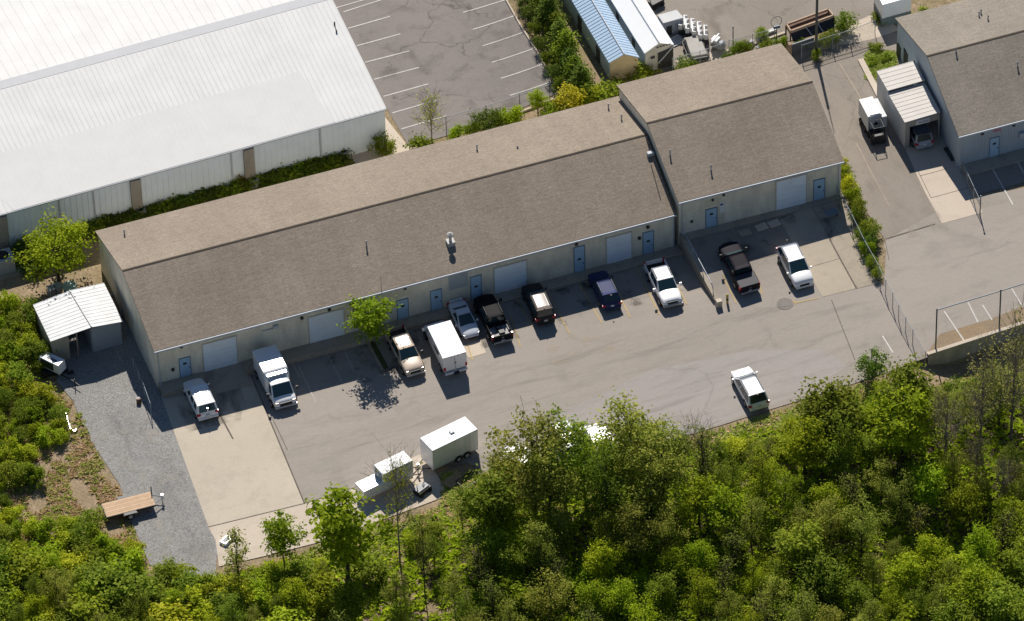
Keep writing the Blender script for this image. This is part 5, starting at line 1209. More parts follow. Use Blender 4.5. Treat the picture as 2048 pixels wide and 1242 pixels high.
# pole
pb = G(1632, 111); r = thing('utility_pole', 'tall thin pole with green vine at its foot at the top of the alley', 'pole', pb)
b = MB(); b.tube((0, 0, -.3), (.05, .05, 7.2), .15, .12, 10); b.build('pole_shaft', mat('pole_wood', (.10, .10, .085), .8, var=.2), r)
b = MB(); b.tube((.05, .05, 7.2), (.1, .1, 10.5), .05, .03, 8); b.build('pole_mast', galv_d, r)
for (u, v, hh, lab) in ((1960, 431, 2.3, 'slim metal post with a coiled cable at the foot of the concrete ramp'), (1700, 240, 0, ''), (1466, 92, 2.3, 'dark post standing in the yard weeds left of the vine'), (1743, 726, 1.6, 'short dark post above the round shrub at the lot edge')):
    if hh:
        r = thing('metal_post', lab, 'post', G(u, v)); b = MB(); b.tube((0, 0, -.1), (0, 0, hh), .06, .05, 8); b.build('shaft', galv_d, r); b = MB(); b.tube((0, 0, hh), (0, 0, hh+.12), .1, .06, 8); b.build('cap', galv_d, r)
p = G(1553, 90); r = thing('weather_post', 'thin post with a round wire hoop beside the debris pile', 'post', p)
b = MB(); b.tube((0, 0, 0), (0, 0, 2.2), .05, .05, 8); b.build('shaft', galv_d, r)
b = MB(); n_ = 14; b.path([(math.cos(2*math.pi*i/n_)*.55, .1, 2.8+math.sin(2*math.pi*i/n_)*.6) for i in range(n_+1)], .03, 5); b.build('hoop', galv_d, r)
b = MB(); b.tube((-.3, 0, 2.2), (.3, 0, 2.2), .16, .16, 10); b.build('drum', galv_d, r)
# rusty open rack with netting
z1 = DZ+1.9
A, B, C, D = P(1581, 62, z1), P(1668, 30, z1), P(1657, 16, z1), P(1572, 47, z1)
r = thing('rusty_rack', 'long rusty open topped metal rack with tan rim and black netting below', 'rack', P(1620, 70, DZ))
rust = mat('rust', (.16, .085, .05), .8, var=.3, vscale=2); tanr = mat('rack_tan', (.50, .36, .25), .7, var=.15, vscale=2)
b = MB(); q = [A, B, C, D]
b.hexa([p-Vector((0, 0, .5)) for p in q], [p-Vector((0, 0, .42)) for p in q]); b.build('tray', rust, r, world=True)
for a, c in zip(q, q[1:]+q[:1]):
    d = (c-a).normalized(); n = Vector((-d.y, d.x, 0))*.1; u = Vector((0, 0, .28)); b = MB(); b.hexa([a-u, c-u, c-u+n, a-u+n], [a, c, c+n, a+n]); b.build('rim', tanr, r, world=True)
for p in q: b = MB(); b.tube(vert(p, .8), p-Vector((0, 0, .2)), .08, .08, 6); b.build('leg', rust, r, world=True)
pl = [P(1586, 84, DZ+1.0), P(1668, 58, DZ+1.0)]
b = MB(); b.quad(A-Vector((0, 0, .3)), B-Vector((0, 0, .3)), pl[1], pl[0]); o = b.build('netting', mat('netting_black', (.03, .03, .034), .7, var=.3, vscale=3), r, world=True)
for k_ in (.35, .62): b = MB(); b.tube(A.lerp(B, k_)-Vector((0, 0, .2)), pl[0].lerp(pl[1], k_+.12)+Vector((0, 0, .05)), .04, .04, 6); b.build('net_pole', gutter_m, r, world=True)
r = thing('slat_wall', 'low dark gray slatted enclosure wall in front of the rusty rack', 'wall', P(1600, 108, DZ))
a, c = P(1582, 112, DZ), P(1628, 97, DZ); d = (c-a).normalized(); n = Vector((-d.y, d.x, 0))*.12
b = MB(); b.hexa([a-Vector((0, 0, .3)), c-Vector((0, 0, .3)), c-Vector((0, 0, .3))+n, a-Vector((0, 0, .3))+n], [vert(a, DZ+1.35), vert(c, DZ+1.35), vert(c, DZ+1.35)+n, vert(a, DZ+1.35)+n]); b.build('panel', mat('slat_gray', (.12, .13, .14), .7, var=.2, vscale=6), r, world=True)
b = MB(); up = Vector((0, 0, 1.37)); b.tube(a+up, c+up, .05, .05, 6); b.build('top_rail', gutter_m, r, world=True)
b = MB(); b.box(a.x-.25, a.y-.1, DZ-.2, a.x+.05, a.y+.3, DZ+1.5); b.build('end_post', m_block('pier_brick', (.4, .3, .22)), r, world=True)
# debris
p = G(1520, 88); r = thing('debris_pile', 'pile of gray and white scrap between weeds at the yard edge', 'debris', p, .4)
random.seed(5)
for i in range(9):
    b = MB(); x, y = random.uniform(-1.6, 2), random.uniform(-.5, .6); T = Matrix.Translation((x, y, random.uniform(.1, .4))) @ Matrix.Rotation(random.uniform(0, 3), 4, 'Z') @ Matrix.Rotation(random.uniform(-.4, .4), 4, 'X'); s = random.uniform(.2, .6)
    b.box(-s, -.15, -.08, s, .18, .1, T); b.build('scrap_piece', [MATS['machine_gray'], MATS['plastic_white'], blk_trim, MATS['gray_roof']][i % 4], r)
# air conditioners behind the white warehouse, bins behind the carport
def ac(u, v, lab, s=1.0, z=0, rz=.0):
    r = thing('air_conditioner', lab, 'air conditioner', G(u, v), rz+.02, 'air conditioners along the white warehouse'); m = mat('ac_metal', (.36, .38, .40), .6, var=.1)
    b = MB(); b.box(-.45*s, -.4*s, 0, .45*s, .4*s, .85*s); b.build('cabinet', m, r, bevel=.03)
    b = MB(); b.tube((0, 0, .85*s), (0, 0, .88*s), .28*s, .28*s, 14); b.build('fan_grille', blk_trim, r)
    b = MB(); b.box(-.7*s, -.65*s, -.05, .7*s, .65*s, .05); b.build('base_pad', conco, r)
ac(688, 315, 'small air conditioner at the right corner of the white warehouse'); ac(508, 370, 'dark air conditioner below the right wall pilaster of the white warehouse'); ac(282, 432, 'air conditioner below the middle wall pilaster of the white warehouse'); ac(8, 538, 'big air conditioner at the left edge of the photo', 2.0)
for i, (u, v, lab, c) in enumerate(((105, 592, 'left gray lidded bin behind the carport shed', (.30, .33, .35)), (117, 588, 'right gray lidded bin behind the carport shed', (.36, .39, .41)))):
    r = thing('wheelie_bin', lab, 'bin', G(u, v), .3, 'gray bins behind the carport shed'); m = mat('bin%d' % i, c, .5, var=.05)
    b = MB(); b.hexa([(-.25, -.25, .05), (.25, -.25, .05), (.25, .25, .05), (-.25, .25, .05)], [(-.33, -.33, 1.0), (.33, -.33, 1.0), (.33, .33, 1.0), (-.33, .33, 1.0)]); b.build('tub', m, r)
    b = MB(); b.box(-.36, -.36, 1.0, .36, .38, 1.07); b.build('lid', m, r, bevel=.03)
r = thing('water_tub', 'pale green round tub behind the carport shed ridge', 'tub', G(140, 584))
b = MB(); b.tube((0, 0, 0), (0, 0, .75), .5, .65, 16); b.build('tub_body', mat('tub_green', (.25, .38, .33), .5), r); b = MB(); b.tube((0, 0, .72), (0, 0, .78), .68, .68, 16); b.build('rim', mat('tub_rim', (.4, .55, .5), .5), r)
# wheel stops and slabs in the shade by the end unit
for i, (u, v, a_, lab) in enumerate(((1490, 467, .0, 'square concrete cover set in the shaded pad left of the two slabs'), (1523, 455, .1, 'pale flat slab leaning in the shade by the garage door, left one'), (1548, 448, .1, 'pale flat slab leaning in the shade by the garage door, right one'))):
    r = tag(MB().box(-.55, -.4, 0, .55, .4, .14).build('concrete_slab', MATS['pale_concrete'] if i else conco, bevel=.03), lab, 'slab', 'slabs lying on the shaded pad'); p = G(u, v); r.location = p; r.rotation_euler.z = a_
r = thing('wheelbarrow', 'gray cart standing in the shade near the right end door', 'cart', G(1662, 436), .1)
b = MB(); b.hexa([(-.35, -.3, .4), (.35, -.3, .4), (.35, .3, .4), (-.35, .3, .4)], [(-.6, -.42, .75), (.6, -.42, .75), (.6, .42, .75), (-.6, .42, .75)]); b.build('tray', mat('cart_gray', (.16, .19, .22), .5), r); b = MB(); b.path([(-.9, -.3, .9), (-.4, -.3, .5), (.5, -.2, .2)], .03); b.path([(-.9, .3, .9), (-.4, .3, .5), (.5, .2, .2)], .03); b.build('handles', galv, r); b = MB(); b.tube((.5, -.05, .2), (.5, .05, .2), .2, .2, 12); b.build('wheel', tyre_m, r)
# pallet, hose, pipe, small litter
r = thing('wood_pallet', 'weathered wooden pallet lying at the edge of the woods beside the big trailer', 'pallet', G(907, 962), .5); pw_ = mat('pallet_wood', (.42, .29, .19), .85, var=.2, vscale=3)
for i in range(6): b = MB(); b.box(-.9, -.5+i*.18, .1, .9, -.37+i*.18, .13); b.build('plank', pw_, r)
for y in (-.45, 0, .45): b = MB(); b.box(-.85, y, 0, .85, y+.08, .1); b.build('bearer', pw_, r)
r = thing('steel_rack', 'dark rectangular steel frame lying in the brush right of the pallet', 'frame', G(940, 962), .35)
b = MB(); b.path([(-1.1, -.6, .25), (1.1, -.6, .25), (1.1, .6, .25), (-1.1, .6, .25), (-1.1, -.6, .25)], .05); b.build('frame_tube', blk_trim, r)
r = thing('white_pipe', 'bent white plastic pipe lying in the grass at the gravel edge', 'pipe', G(140, 848))
g = [G(132, 829), G(142, 862), G(150, 865), G(153, 860)]; b = MB(); b.path([p+Vector((0, 0, .15)) for p in g], .06); b.build('pipe', white_p, r, world=True)
r = thing('white_basin', 'white flat tub beside the pine at the corner of the concrete', 'tub', G(452, 1084), .6)
b = MB(); b.box(-.5, -.35, 0, .5, .35, .3); b.build('tub_body', white_p, r, bevel=.06); b = MB(); b.box(-.35, -.22, .29, .35, .22, .32); b.build('inside', MATS['machine_gray'], r)
r = thing('plastic_drum', 'small white and brown scrap drum on the gravel beside the gate fence', 'drum', G(278, 806)); b = MB(); b.tube((0, 0, 0), (0, .1, .45), .22, .22, 12); b.build('drum_body', rust, r); b = MB(); b.box(-.16, .1, .3, .16, .3, .45); b.build('lid', MATS['machine_gray'], r)
# ================================================================ vegetation
bark = mat('bark', (.055, .045, .035), .9, var=.3, vscale=3)
bark_l = mat('bark_pale', (.20, .17, .14), .9, var=.25, vscale=3)
lf_bright = m_leaf('leaf_bright', (.15, .215, .014), (.27, .32, .028))
lf_lime = m_leaf('leaf_lime', (.20, .25, .018), (.33, .36, .04))
lf_mid = m_leaf('leaf_mid', (.105, .155, .016), (.20, .245, .032))
lf_olive = m_leaf('leaf_olive', (.145, .178, .026), (.25, .27, .06))
lf_dark = m_leaf('leaf_dark', (.07, .115, .018), (.14, .18, .032))
lf_brown = m_leaf('leaf_brown', (.16, .165, .05), (.26, .245, .09))
lf_yellow = m_leaf('leaf_yellow', (.28, .29, .02), (.42, .40, .05))
def leaf(b, c, s, n, rnd):
    """one pointed leaf: a bent quad"""
    t = n.orthogonal().normalized(); t.rotate(Matrix.Rotation(rnd.uniform(0, 6.28), 3, n)); w = n.cross(t)
    o = len(b.v); b.v += [c-t*s*.5, c+w*s*.30+n*s*.06, c+t*s*.6, c-w*s*.30+n*s*.06]; b.f.append([o, o+1, o+2, o+3]); b.m.append(0)
def crown_mesh(seed, shape, nclump, per, ls, spread, shell=.55, up=1.2, zsq=1.0):
    """shape(rnd) -> clump centre in the crown"""
    rnd = random.Random(seed); b = MB(); cs = []
    for i in range(nclump):
        c = shape(rnd); cs.append(c)
        k = rnd.uniform(.6, 1.35)
        for j in range(int(per*rnd.uniform(.55, 1.3))):
            d = Vector((rnd.gauss(0, 1), rnd.gauss(0, 1), rnd.gauss(0, .62)))
            p = c+d*spread*k*.55
            n = (d.normalized()*.7+Vector((rnd.uniform(-1, 1), rnd.uniform(-1, 1), rnd.uniform(-.3, 1)+up))).normalized()
            leaf(b, p, ls*rnd.uniform(.65, 1.3), n, rnd)
    return b, cs
def ell(rx, z0, z1, inner=.45, topheavy=0.0, lump=.25):
    def f(rnd):
        while 1:
            d = Vector((rnd.gauss(0, 1), rnd.gauss(0, 1), rnd.gauss(0, 1))).normalized(); r = rnd.uniform(inner, 1)**.7
            zc, hz = (z0+z1)/2, (z1-z0)/2
            a = math.atan2(d.y, d.x); r *= 1+lump*math.sin(a*3+d.z*4+rx*5)*.6
            return Vector((d.x*r*rx, d.y*r*rx, zc+d.z*r*hz))
    return f
def plumes(rx, z0, z1, n, seed, w=.32):
    """clumps strung along a few rising limbs, so the outline has lobes and gaps"""
    q = random.Random(seed); limbs = []
    for i in range(n):
        a = 6.283*i/n+q.uniform(-.4, .4); r = rx*(q.uniform(.35, 1.0) if i else .1)
        limbs.append((a, r, z1-(z1-z0)*(.42*(r/rx)**1.5+q.uniform(0, .22)), q.uniform(.7, 1.25)))
    def f(rnd):
        a, r, zt, k = rnd.choice(limbs); t = rnd.random()**.75
        rr = r*(.25+.75*t); wv = w*rx*k*(1.15-.75*t); g = (rnd.gauss(0, 1), rnd.gauss(0, 1))
        return Vector((math.cos(a)*rr+g[0]*wv, math.sin(a)*rr+g[1]*wv, z0+(zt-z0)*t+rnd.uniform(-.25, .25)))
    return f
def cone(rx, z0, z1):
    def f(rnd):
        t = rnd.random()**1.4; a = rnd.uniform(0, 6.283); t = round(t*6)/6+rnd.uniform(-.05, .05)
        t = max(0, min(1, t)); r = rx*(1.02-t)**.8*rnd.uniform(.35, 1)
        return Vector((math.cos(a)*r, math.sin(a)*r, z0+(z1-z0)*max(0, min(1, t))))
    return f
def trunk_mesh(seed, cs, H, r0, zfork, nb=14, lean=.0, twigs=0):
    rnd = random.Random(seed+99); b = MB()
    top = Vector((lean*H*.2, lean*H*.1, H*.86))
    pts = [Vector((0, 0, -.3))]
    for i in range(1, 7):
        t = i/6; pts.append(Vector((top.x*t+rnd.uniform(-.1, .1)*t, top.y*t+rnd.uniform(-.1, .1)*t, top.z*t)))
    for i in range(6): b.tube(pts[i], pts[i+1], r0*(1-i/6.6), r0*(1-(i+1)/6.6), 7, cap=False)
    for c in rnd.sample(cs, min(nb, len(cs))):
        t = max(zfork/H, min(.95, (c.z-.25*c.xy.length)/top.z-.12)); k = t*6; i = min(5, int(k)); s = pts[i].lerp(pts[i+1], k-i)
        m = s.lerp(c, .5)+Vector((rnd.uniform(-.2, .2), rnd.uniform(-.2, .2), -.1)); rr = r0*.42*(1-t*.6)
        b.tube(s, m, rr, rr*.6, 5, cap=False); b.tube(m, c, rr*.6, rr*.2, 5, cap=False)
        for q in range(twigs):
            e = c+Vector((rnd.gauss(0, .5), rnd.gauss(0, .5), rnd.gauss(.45, .35))); b.tube(m.lerp(c, rnd.uniform(.3, 1)), e, rr*.3, .008, 4, cap=False)
    return b
PROTO = {}
def proto(key, name, lm, bm_, seed, shape, ncl, per, ls, spread, H, r0, zf, nb=14, lean=0, twigs=0, stem='trunk', up=1.2):
    cb, cs = crown_mesh(seed, shape, ncl, per, ls, spread, up=up)
    tb = trunk_mesh(seed, cs, H, r0, zf, nb, lean, twigs)
    r = bpy.data.objects.new(name, None)
    r.empty_display_size = .3
    r['_h'] = H
    c = cb.build('crown' if stem == 'trunk' else 'foliage', lm, r, fix=False); t = tb.build(stem, bm_, r, fix=False)
    for o in (c, t): COL.objects.unlink(o)
    PROTO[key] = (r, c, t, H); return r
# heights: trees about 7 m, bushes about 2.4 m
for i in range(3): proto('bush%d' % i, 'bush', [lf_bright, lf_mid, lf_lime][i], bark, 10+i, plumes(1.35, .25, 2.35, 6, 100+i, .36), 60, 38, .19, .42, 2.4, .06, .2, 10, stem='stem')
for i in range(2): proto('dbush%d' % i, 'bush', [lf_dark, lf_mid][i], bark, 20+i, ell(1.3, .2, 2.2, .3), 50, 42, .17, .45, 2.3, .06, .2, 8, stem='stem')
for i in range(2): proto('leafy%d' % i, 'leafy_tree', [lf_bright, lf_mid][i], bark, 30+i, plumes(2.0, 1.8, 7.0, 7, 300+i), 96, 40, .23, .56, 7.2, .14, 2.0, 26)
for i in range(4): proto('olive%d' % i, 'slender_tree', [lf_olive, lf_olive, lf_mid, lf_bright][i], bark, 40+i, plumes(1.8, 1.6, 7.5, 6, 400+i), 100, 34, .165, .5, 7.6, .11, 1.5, 34, twigs=2)
for i in range(2): proto('sparse%d' % i, 'sparse_tree', [lf_olive, lf_brown][i], bark_l if i else bark, 50+i, plumes(1.6, 2.0, 7.8, 6, 500+i), 76, 11, .16, .5, 8.0, .10, 1.8, 54, twigs=5)
for i in range(1): proto('pine%d' % i, 'young_pine', lf_olive, bark, 60+i, cone(1.9, 1.4, 5.6), 50, 26, .20, .5, 6.0, .11, .8, 34)
proto('broad', 'broadleaf_tree', lf_bright, bark, 70, plumes(2.2, 3.8, 9.1, 7, 71, .28), 110, 28, .27, .5, 9.4, .15, 3.2, 34)
proto('bigleft', 'leafy_tree', lf_bright, bark, 71, ell(3.1, 1.6, 6.2, .3, lump=.45), 150, 34, .27, .72, 6.4, .16, 1.2, 40)
proto('small_lot', 'small_tree', lf_bright, bark_l, 72, ell(1.6, 2.4, 6.4, .2, lump=.3), 74, 36, .22, .48, 6.3, .09, 1.6, 22, lean=-.35)
proto('yellow', 'yellow_tree', lf_yellow, bark, 73, ell(1.2, 1.0, 4.2, .2, lump=.3), 46, 34, .2, .42, 4.4, .08, .6, 14)
proto('bare', 'bare_tree', lf_lime, bark_l, 74, ell(1.5, 2.2, 7.2, .3, lump=.5), 52, 13, .16, .6, 7.2, .09, .9, 48, twigs=8)
for i in range(2): proto('arbor%d' % i, 'evergreen_shrub', [lf_mid, lf_dark][i], bark, 80+i, cone(1.25, .3, 3.1), 70, 30, .20, .42, 3.3, .07, .2, 8, stem='stem')
proto('low', 'low_shrub', lf_dark, bark, 90, ell(1.1, .05, .9, .1), 30, 34, .20, .45, 1.0, .04, .1, 4, stem='stem')
proto('lowb', 'low_shrub', lf_mid, bark, 91, ell(1.1, .05, .9, .1), 30, 34, .20, .45, 1.0, .04, .1, 4, stem='stem')
proto('red', 'red_shrub', m_leaf('leaf_red', (.13, .09, .03), (.2, .14, .06)), bark, 92, ell(.8, .1, 1.3, .1), 26, 30, .18, .35, 1.4, .04, .1, 4, stem='stem')
RV = random.Random(2024)
def plant(key, base, H, label, cat='tree', group=None, fat=1.0, rz=None, name=None):
    r, c, t, h0 = PROTO[key]
    s = H/h0
    o = bpy.data.objects.new(name or r.name.split('.')[0], None); o.empty_display_size = .3; COL.objects.link(o)
    o.matrix_basis = Matrix.Translation(base) @ Matrix.Rotation(rz if rz is not None else RV.uniform(0, 6.28), 4, 'Z') @ Matrix.Diagonal((s*fat, s*fat, s, 1))
    tag(o, label, cat, group)
    for x in (c, t):
        n = x.copy(); COL.objects.link(n); n.parent = o
    return o
def at(key, u, v, H, label, cat='tree', group=None, fat=1.0, f=h, **k):
    return plant(key, G(u, v, f), H, label, cat, group, fat, **k)
at('bigleft', 118, 560, 6.6, 'broad lime green tree between the white warehouse and carport shed', fat=1.0)
at('small_lot', 741, 700, 6.3, 'small bright green tree growing in the curb island at the long building', rz=.4, fat=1.3)
at('bare', 864, 292, 6.4, 'thinly leaved gray branching tree standing behind the long building roof')
at('leafy0', 1076, 226, 3.6, 'young upright green tree at the near right corner of the back lot', fat=.9)
at('yellow', 1141, 232, 4.0, 'yellow green tree standing out from the hedge behind the roof', fat=1.25)
for u, v, H, k, lab in ((971, 262, 2.4, 'dbush0', 'round dark bush at the foot of the thin fence post behind the roof'), (1000, 256, 1.9, 'bush1', 'light bush just right of the round dark bush'), (1022, 250, 2.3, 'bush0', 'taller light bush beside the far kerb behind the roof'), (945, 268, 1.5, 'bush1', 'little green bush left of the round dark bush'),
                      (915, 278, 1.7, 'bush0', 'isolated small bush nearest the bare tree behind the roof'), (1100, 240, 2.0, 'bush0', 'bush at the foot of the young upright tree'), (1118, 236, 2.2, 'bush1', 'leafy bush between the young tree and the yellow tree'), (1190, 205, 2.0, 'bush2', 'bush at the corner where the two roofs meet'), (1215, 196, 1.6, 'lowb', 'low bush below the tan end wall of the blue roofed shed'), (770, 308, 2.2, 'dbush1', 'clipped round shrub at the right corner of the white warehouse'),
                      (1165, 214, 1.8, 'dbush1', 'dark bush right of the yellow tree'), (1285, 160, 1.3, 'lowb', 'weedy bush between the two long sheds'), (845, 300, 1.2, 'lowb', 'leafy sprout under the thinly leaved tree')):
    at(k, u, v, H, lab, 'bush')
hedge = [(1088, 10), (1098, 36), (1110, 58), (1120, 82), (1132, 106), (1140, 130), (1152, 152), (1163, 178), (1172, 200), (1078, -18), (1070, -45)]
for i, (u, v) in enumerate(hedge): at('arbor%d' % (i % 2), u, v+12, 3.2+.5*math.sin(i*2.1), 'dense evergreen shrub in the hedge left of the blue roofed shed', 'shrub', 'hedge row left of the blue roofed shed', 1.15)
for i, (u, v) in enumerate([(1052, 30), (1066, 62), (1078, 92), (1092, 122), (1102, 150), (1112, 175), (1040, 5)]): at(['dbush0', 'bush1'][i % 2], u+4, v+8, 1.7, 'scruffy bush between the hedge and the back lot kerb', 'bush', 'scruffy bushes along the back lot kerb', .75)
for i in range(15):
    t = i/14; at(['low', 'lowb', 'low'][i % 3], 160+330*t, 467-92*t, .9+.3*(i % 2), 'low shrub along the left part of the white warehouse wall', 'shrub', 'low shrubs left of the right pilaster', 1.2)
for i in range(10):
    t = i/9; at(['lowb', 'low'][i % 2], 520+155*t, 366-40*t, 1.1, 'low shrub along the right part of the white warehouse wall', 'shrub', 'low shrubs right of the right pilaster', 1.2)
at('red', 483, 368, 1.6, 'reddish brown shrub beside the right pilaster of the white warehouse', 'shrub')
for i, (u, v, k, H, lab) in enumerate(((50, 500, 'dbush0', 1.6, 'dark shrub beside the big air conditioner'), (70, 540, 'low', 1.2, 'low dark plant in the shade under the broad lime tree'), (30, 520, 'low', 1.2, 'low dark plant just right of the big air conditioner'), (12, 622, 'bush0', 2.4, 'bush at the left edge of the photo in tree shade'), (165, 620, 'lowb', .8, 'weed clump touching the carport shed back wall'))): at(k, u, v, H, lab, 'bush')
# hedge bed by the right fence
for i, (u, v, k, H) in enumerate(((1686, 352, 'bush2', 1.6), (1696, 375, 'bush2', 1.7), (1704, 398, 'bush0', 1.7), (1716, 420, 'dbush1', 1.6), (1712, 440, 'dbush1', 1.5), (1738, 470, 'dbush1', 2.0), (1742, 488, 'dbush0', 1.7), (1733, 505, 'bush0', 1.7), (1742, 530, 'dbush1', 1.3), (1722, 478, 'dbush1', 1.4), (1754, 552, 'dbush1', 1.1), (1684, 330, 'bush2', 1.2))):
    at(k, u, v+3, H, ('bright' if k[:4] == 'bush' else 'dark') + ' shrub in the bed along the right fence', 'shrub', 'shrubs in the bed by the right fence', .85)
for i, (u, v, k, H, lab) in enumerate(((1752, 98, 'lowb', .6, 'tall weed clump at the head of the grass island'), (1772, 118, 'lowb', .5, 'weed clump in the middle of the grass island'), (1786, 140, 'lowb', .5, 'weed clump against the gray metal building'), (1745, 125, 'lowb', .5, 'pale weed clump by the kerb of the grass island'),
        (1632, 118, 'bush1', 1.1, 'leafy vine clump around the foot of the tall pole'), (1650, 92, 'dbush1', 1.4, 'ivy covered lump right of the tall pole'), (1668, 84, 'dbush1', 1.4, 'ivy covered lump at the end of the rusty rack'), (1690, 64, 'dbush1', 2.1, 'round bush growing at the right end of the rusty rack'), (1475, 108, 'bush1', 1.5, 'yellow green weeds behind the end building roof'), (1492, 104, 'bush1', 1.3, 'second clump of weeds behind the end building roof'),
        (1522, 76, 'dbush1', 1.2, 'small rounded bush above the debris pile'), (1560, 95, 'bush0', 1.4, 'weeds between the round hoop post and the rusty rack'), (1535, 100, 'lowb', .9, 'low weeds below the debris pile'), (1455, 122, 'bush1', 1.0, 'weeds beside the gray tank'), (1375, 134, 'lowb', .9, 'weeds at the yard machine corner'), (1365, 150, 'lowb', 1.0, 'weeds at the open front of the white roofed shed'), (1850, 40, 'lowb', 1.0, 'weeds beside the cargo container'), (1760, 40, 'lowb', .7, 'weed at the container corner'), (1150, 516, 'lowb', .6, 'weed growing at the walk under the front wall'), (1600, 96, 'dbush1', 1.2, 'dark vine behind the slatted wall'))):
    at(k, u, v, H, lab, 'bush')
# left bank bushes
left = []
rb_ = random.Random(7)
for i in range(460):
    u, v = rb_.uniform(-15, 270), rb_.uniform(640, 1290)
    lim = 80 if v < 720 else (100 if v < 800 else (125 if v < 900 else (80 if v < 980 else (30 if v < 1060 else 215))))
    if v > 1100: lim = 270
    if u > lim: continue
    if 735 < v < 800 and u > 80: continue
    p = G(u, v, ht)
    if any((p-q).length < 1.02 for q in left): continue
    left.append(p); k = rb_.choice(['bush0', 'bush2', 'bush0', 'bush2', 'bush1', 'dbush1']); H = rb_.uniform(1.3, 2.3)
    w_ = 'beside the carport shed' if v < 715 else 'beside the upper gravel' if v < 860 else 'left of the flatbed trailer' if v < 1010 else 'just below the flatbed trailer' if v < 1110 else 'at the bottom left corner' if u < 110 else 'by the bottom of the gravel'
    plant(k, p, H, ('dark' if k[0] == 'd' else 'bright') + ' bush, left bank %s' % w_, 'bush', 'bushes of the left bank thicket', rb_.uniform(.85, 1.25))
# ---- the wood
sky_l = [(-50, 1040), (0, 1040), (100, 1060), (250, 1100), (330, 1130), (430, 1150), (520, 1135), (600, 1125), (640, 1110), (760, 1090), (860, 1045), (930, 985), (980, 930), (1000, 870), (1060, 825), (1130, 840), (1180, 855), (1240, 800), (1310, 820), (1350, 855), (1400, 835), (1440, 855), (1480, 880), (1580, 868), (1600, 800), (1660, 745), (1740, 775), (1800, 705), (1860, 760), (1930, 765), (2000, 700), (2048, 650), (2120, 620)]
def skl(u):
    for (a, b0), (c, d0) in zip(sky_l, sky_l[1:]):
        if a <= u <= c: return b0+(d0-b0)*(u-a)/(c-a)
    return 1100
edge_l = [(-60, 1100), (300, 1150), (430, 1165), (560, 1128), (640, 1110), (780, 1062), (900, 1015), (1000, 985), (1180, 960), (1440, 885), (1600, 838), (1740, 790), (1860, 800), (2048, 742), (2150, 715)]
def edg(u):
    for (a, b0), (c, d0) in zip(edge_l, edge_l[1:]):
        if a <= u <= c: return b0+(d0-b0)*(u-a)/(c-a)
    return 1100
special = [('broad', 698, 1188, 13.4, 'tall broadleaf tree with two part crown at the lot edge, left of the small trailer', 1.2),
           ('pine0', 478, 1176, 7.2, 'young pine at the lower left corner of the concrete', .85),
           ('small_lot', 570, 1138, 6.2, 'small pale green tree beside the bottom edge of the concrete apron', 1.15),
           ('bare', 800, 1125, 13.6, 'tall leaning almost bare tree in front of the small white trailer', .55),
           ('sparse0', 850, 1190, 11.5, 'tall thin almost leafless tree below the gray engine machine', .45),
           ('olive0', 1068, 1012, 11.4, 'large olive green tree hiding the white cars at the bottom of the lot', 1.35),
           ('olive1', 1010, 1035, 8.2, 'green tree at the left flank of the large olive tree', 1.0),
           ('olive2', 1128, 1000, 10.4, 'olive tree directly below the white van nose', 1.25),
           ('olive3', 1168, 985, 9.2, 'leafy tree growing in front of the white van nose', 1.1),
           ('olive0', 1262, 985, 11.4, 'large spreading tree reaching farthest over the lot', 1.25),
           ('olive3', 1222, 1000, 9.0, 'tree between the two largest spreading trees', 1.05),
           ('olive1', 1325, 985, 9.6, 'loose crowned tree right of the farthest reaching tree', 1.0),
           ('sparse0', 1405, 985, 9.2, 'upright sparse tree left of the driving white crossover', 1.1),
           ('leafy1', 1660, 895, 9.2, 'dense green tree at the lot edge right of the driving white crossover', 1.15),
           ('olive1', 1618, 895, 5.8, 'smaller olive tree left of the dense green lot edge tree', 1.2),
           ('leafy1', 1812, 872, 10.2, 'green tree below the corner where the fence meets the retaining wall', 1.05),
           ('dbush0', 1745, 757, 3.4, 'dark round shrub standing alone at the lot edge below the short post', .7),
           ('sparse1', 1960, 905, 15.0, 'tall bare brown trunked tree before the retaining wall', .7), ('sparse1', 2022, 880, 17.0, 'tallest bare tree at the right edge of the photo', .7), ('sparse1', 1890, 930, 10.0, 'bare gray branched tree below the retaining wall corner', .95),
           ('bush0', 640, 1215, 3.2, 'bright bush below the bottom of the concrete apron', 1.3)]
pts = []
for k, u, v, H, lab, fat in special:
    p = G(u, v, ht); pts.append((p, 1.0)); plant(k, p, H, lab, 'tree', None, fat)
cnt = 0
rw_ = random.Random(11)
cands = []
for i in range(9000):
    u, v = rw_.uniform(-40, 2110), rw_.uniform(760, 1430)
    if v < edg(u)+8: continue
    cands.append((u, v))
cands.sort(key=lambda c: rw_.random())
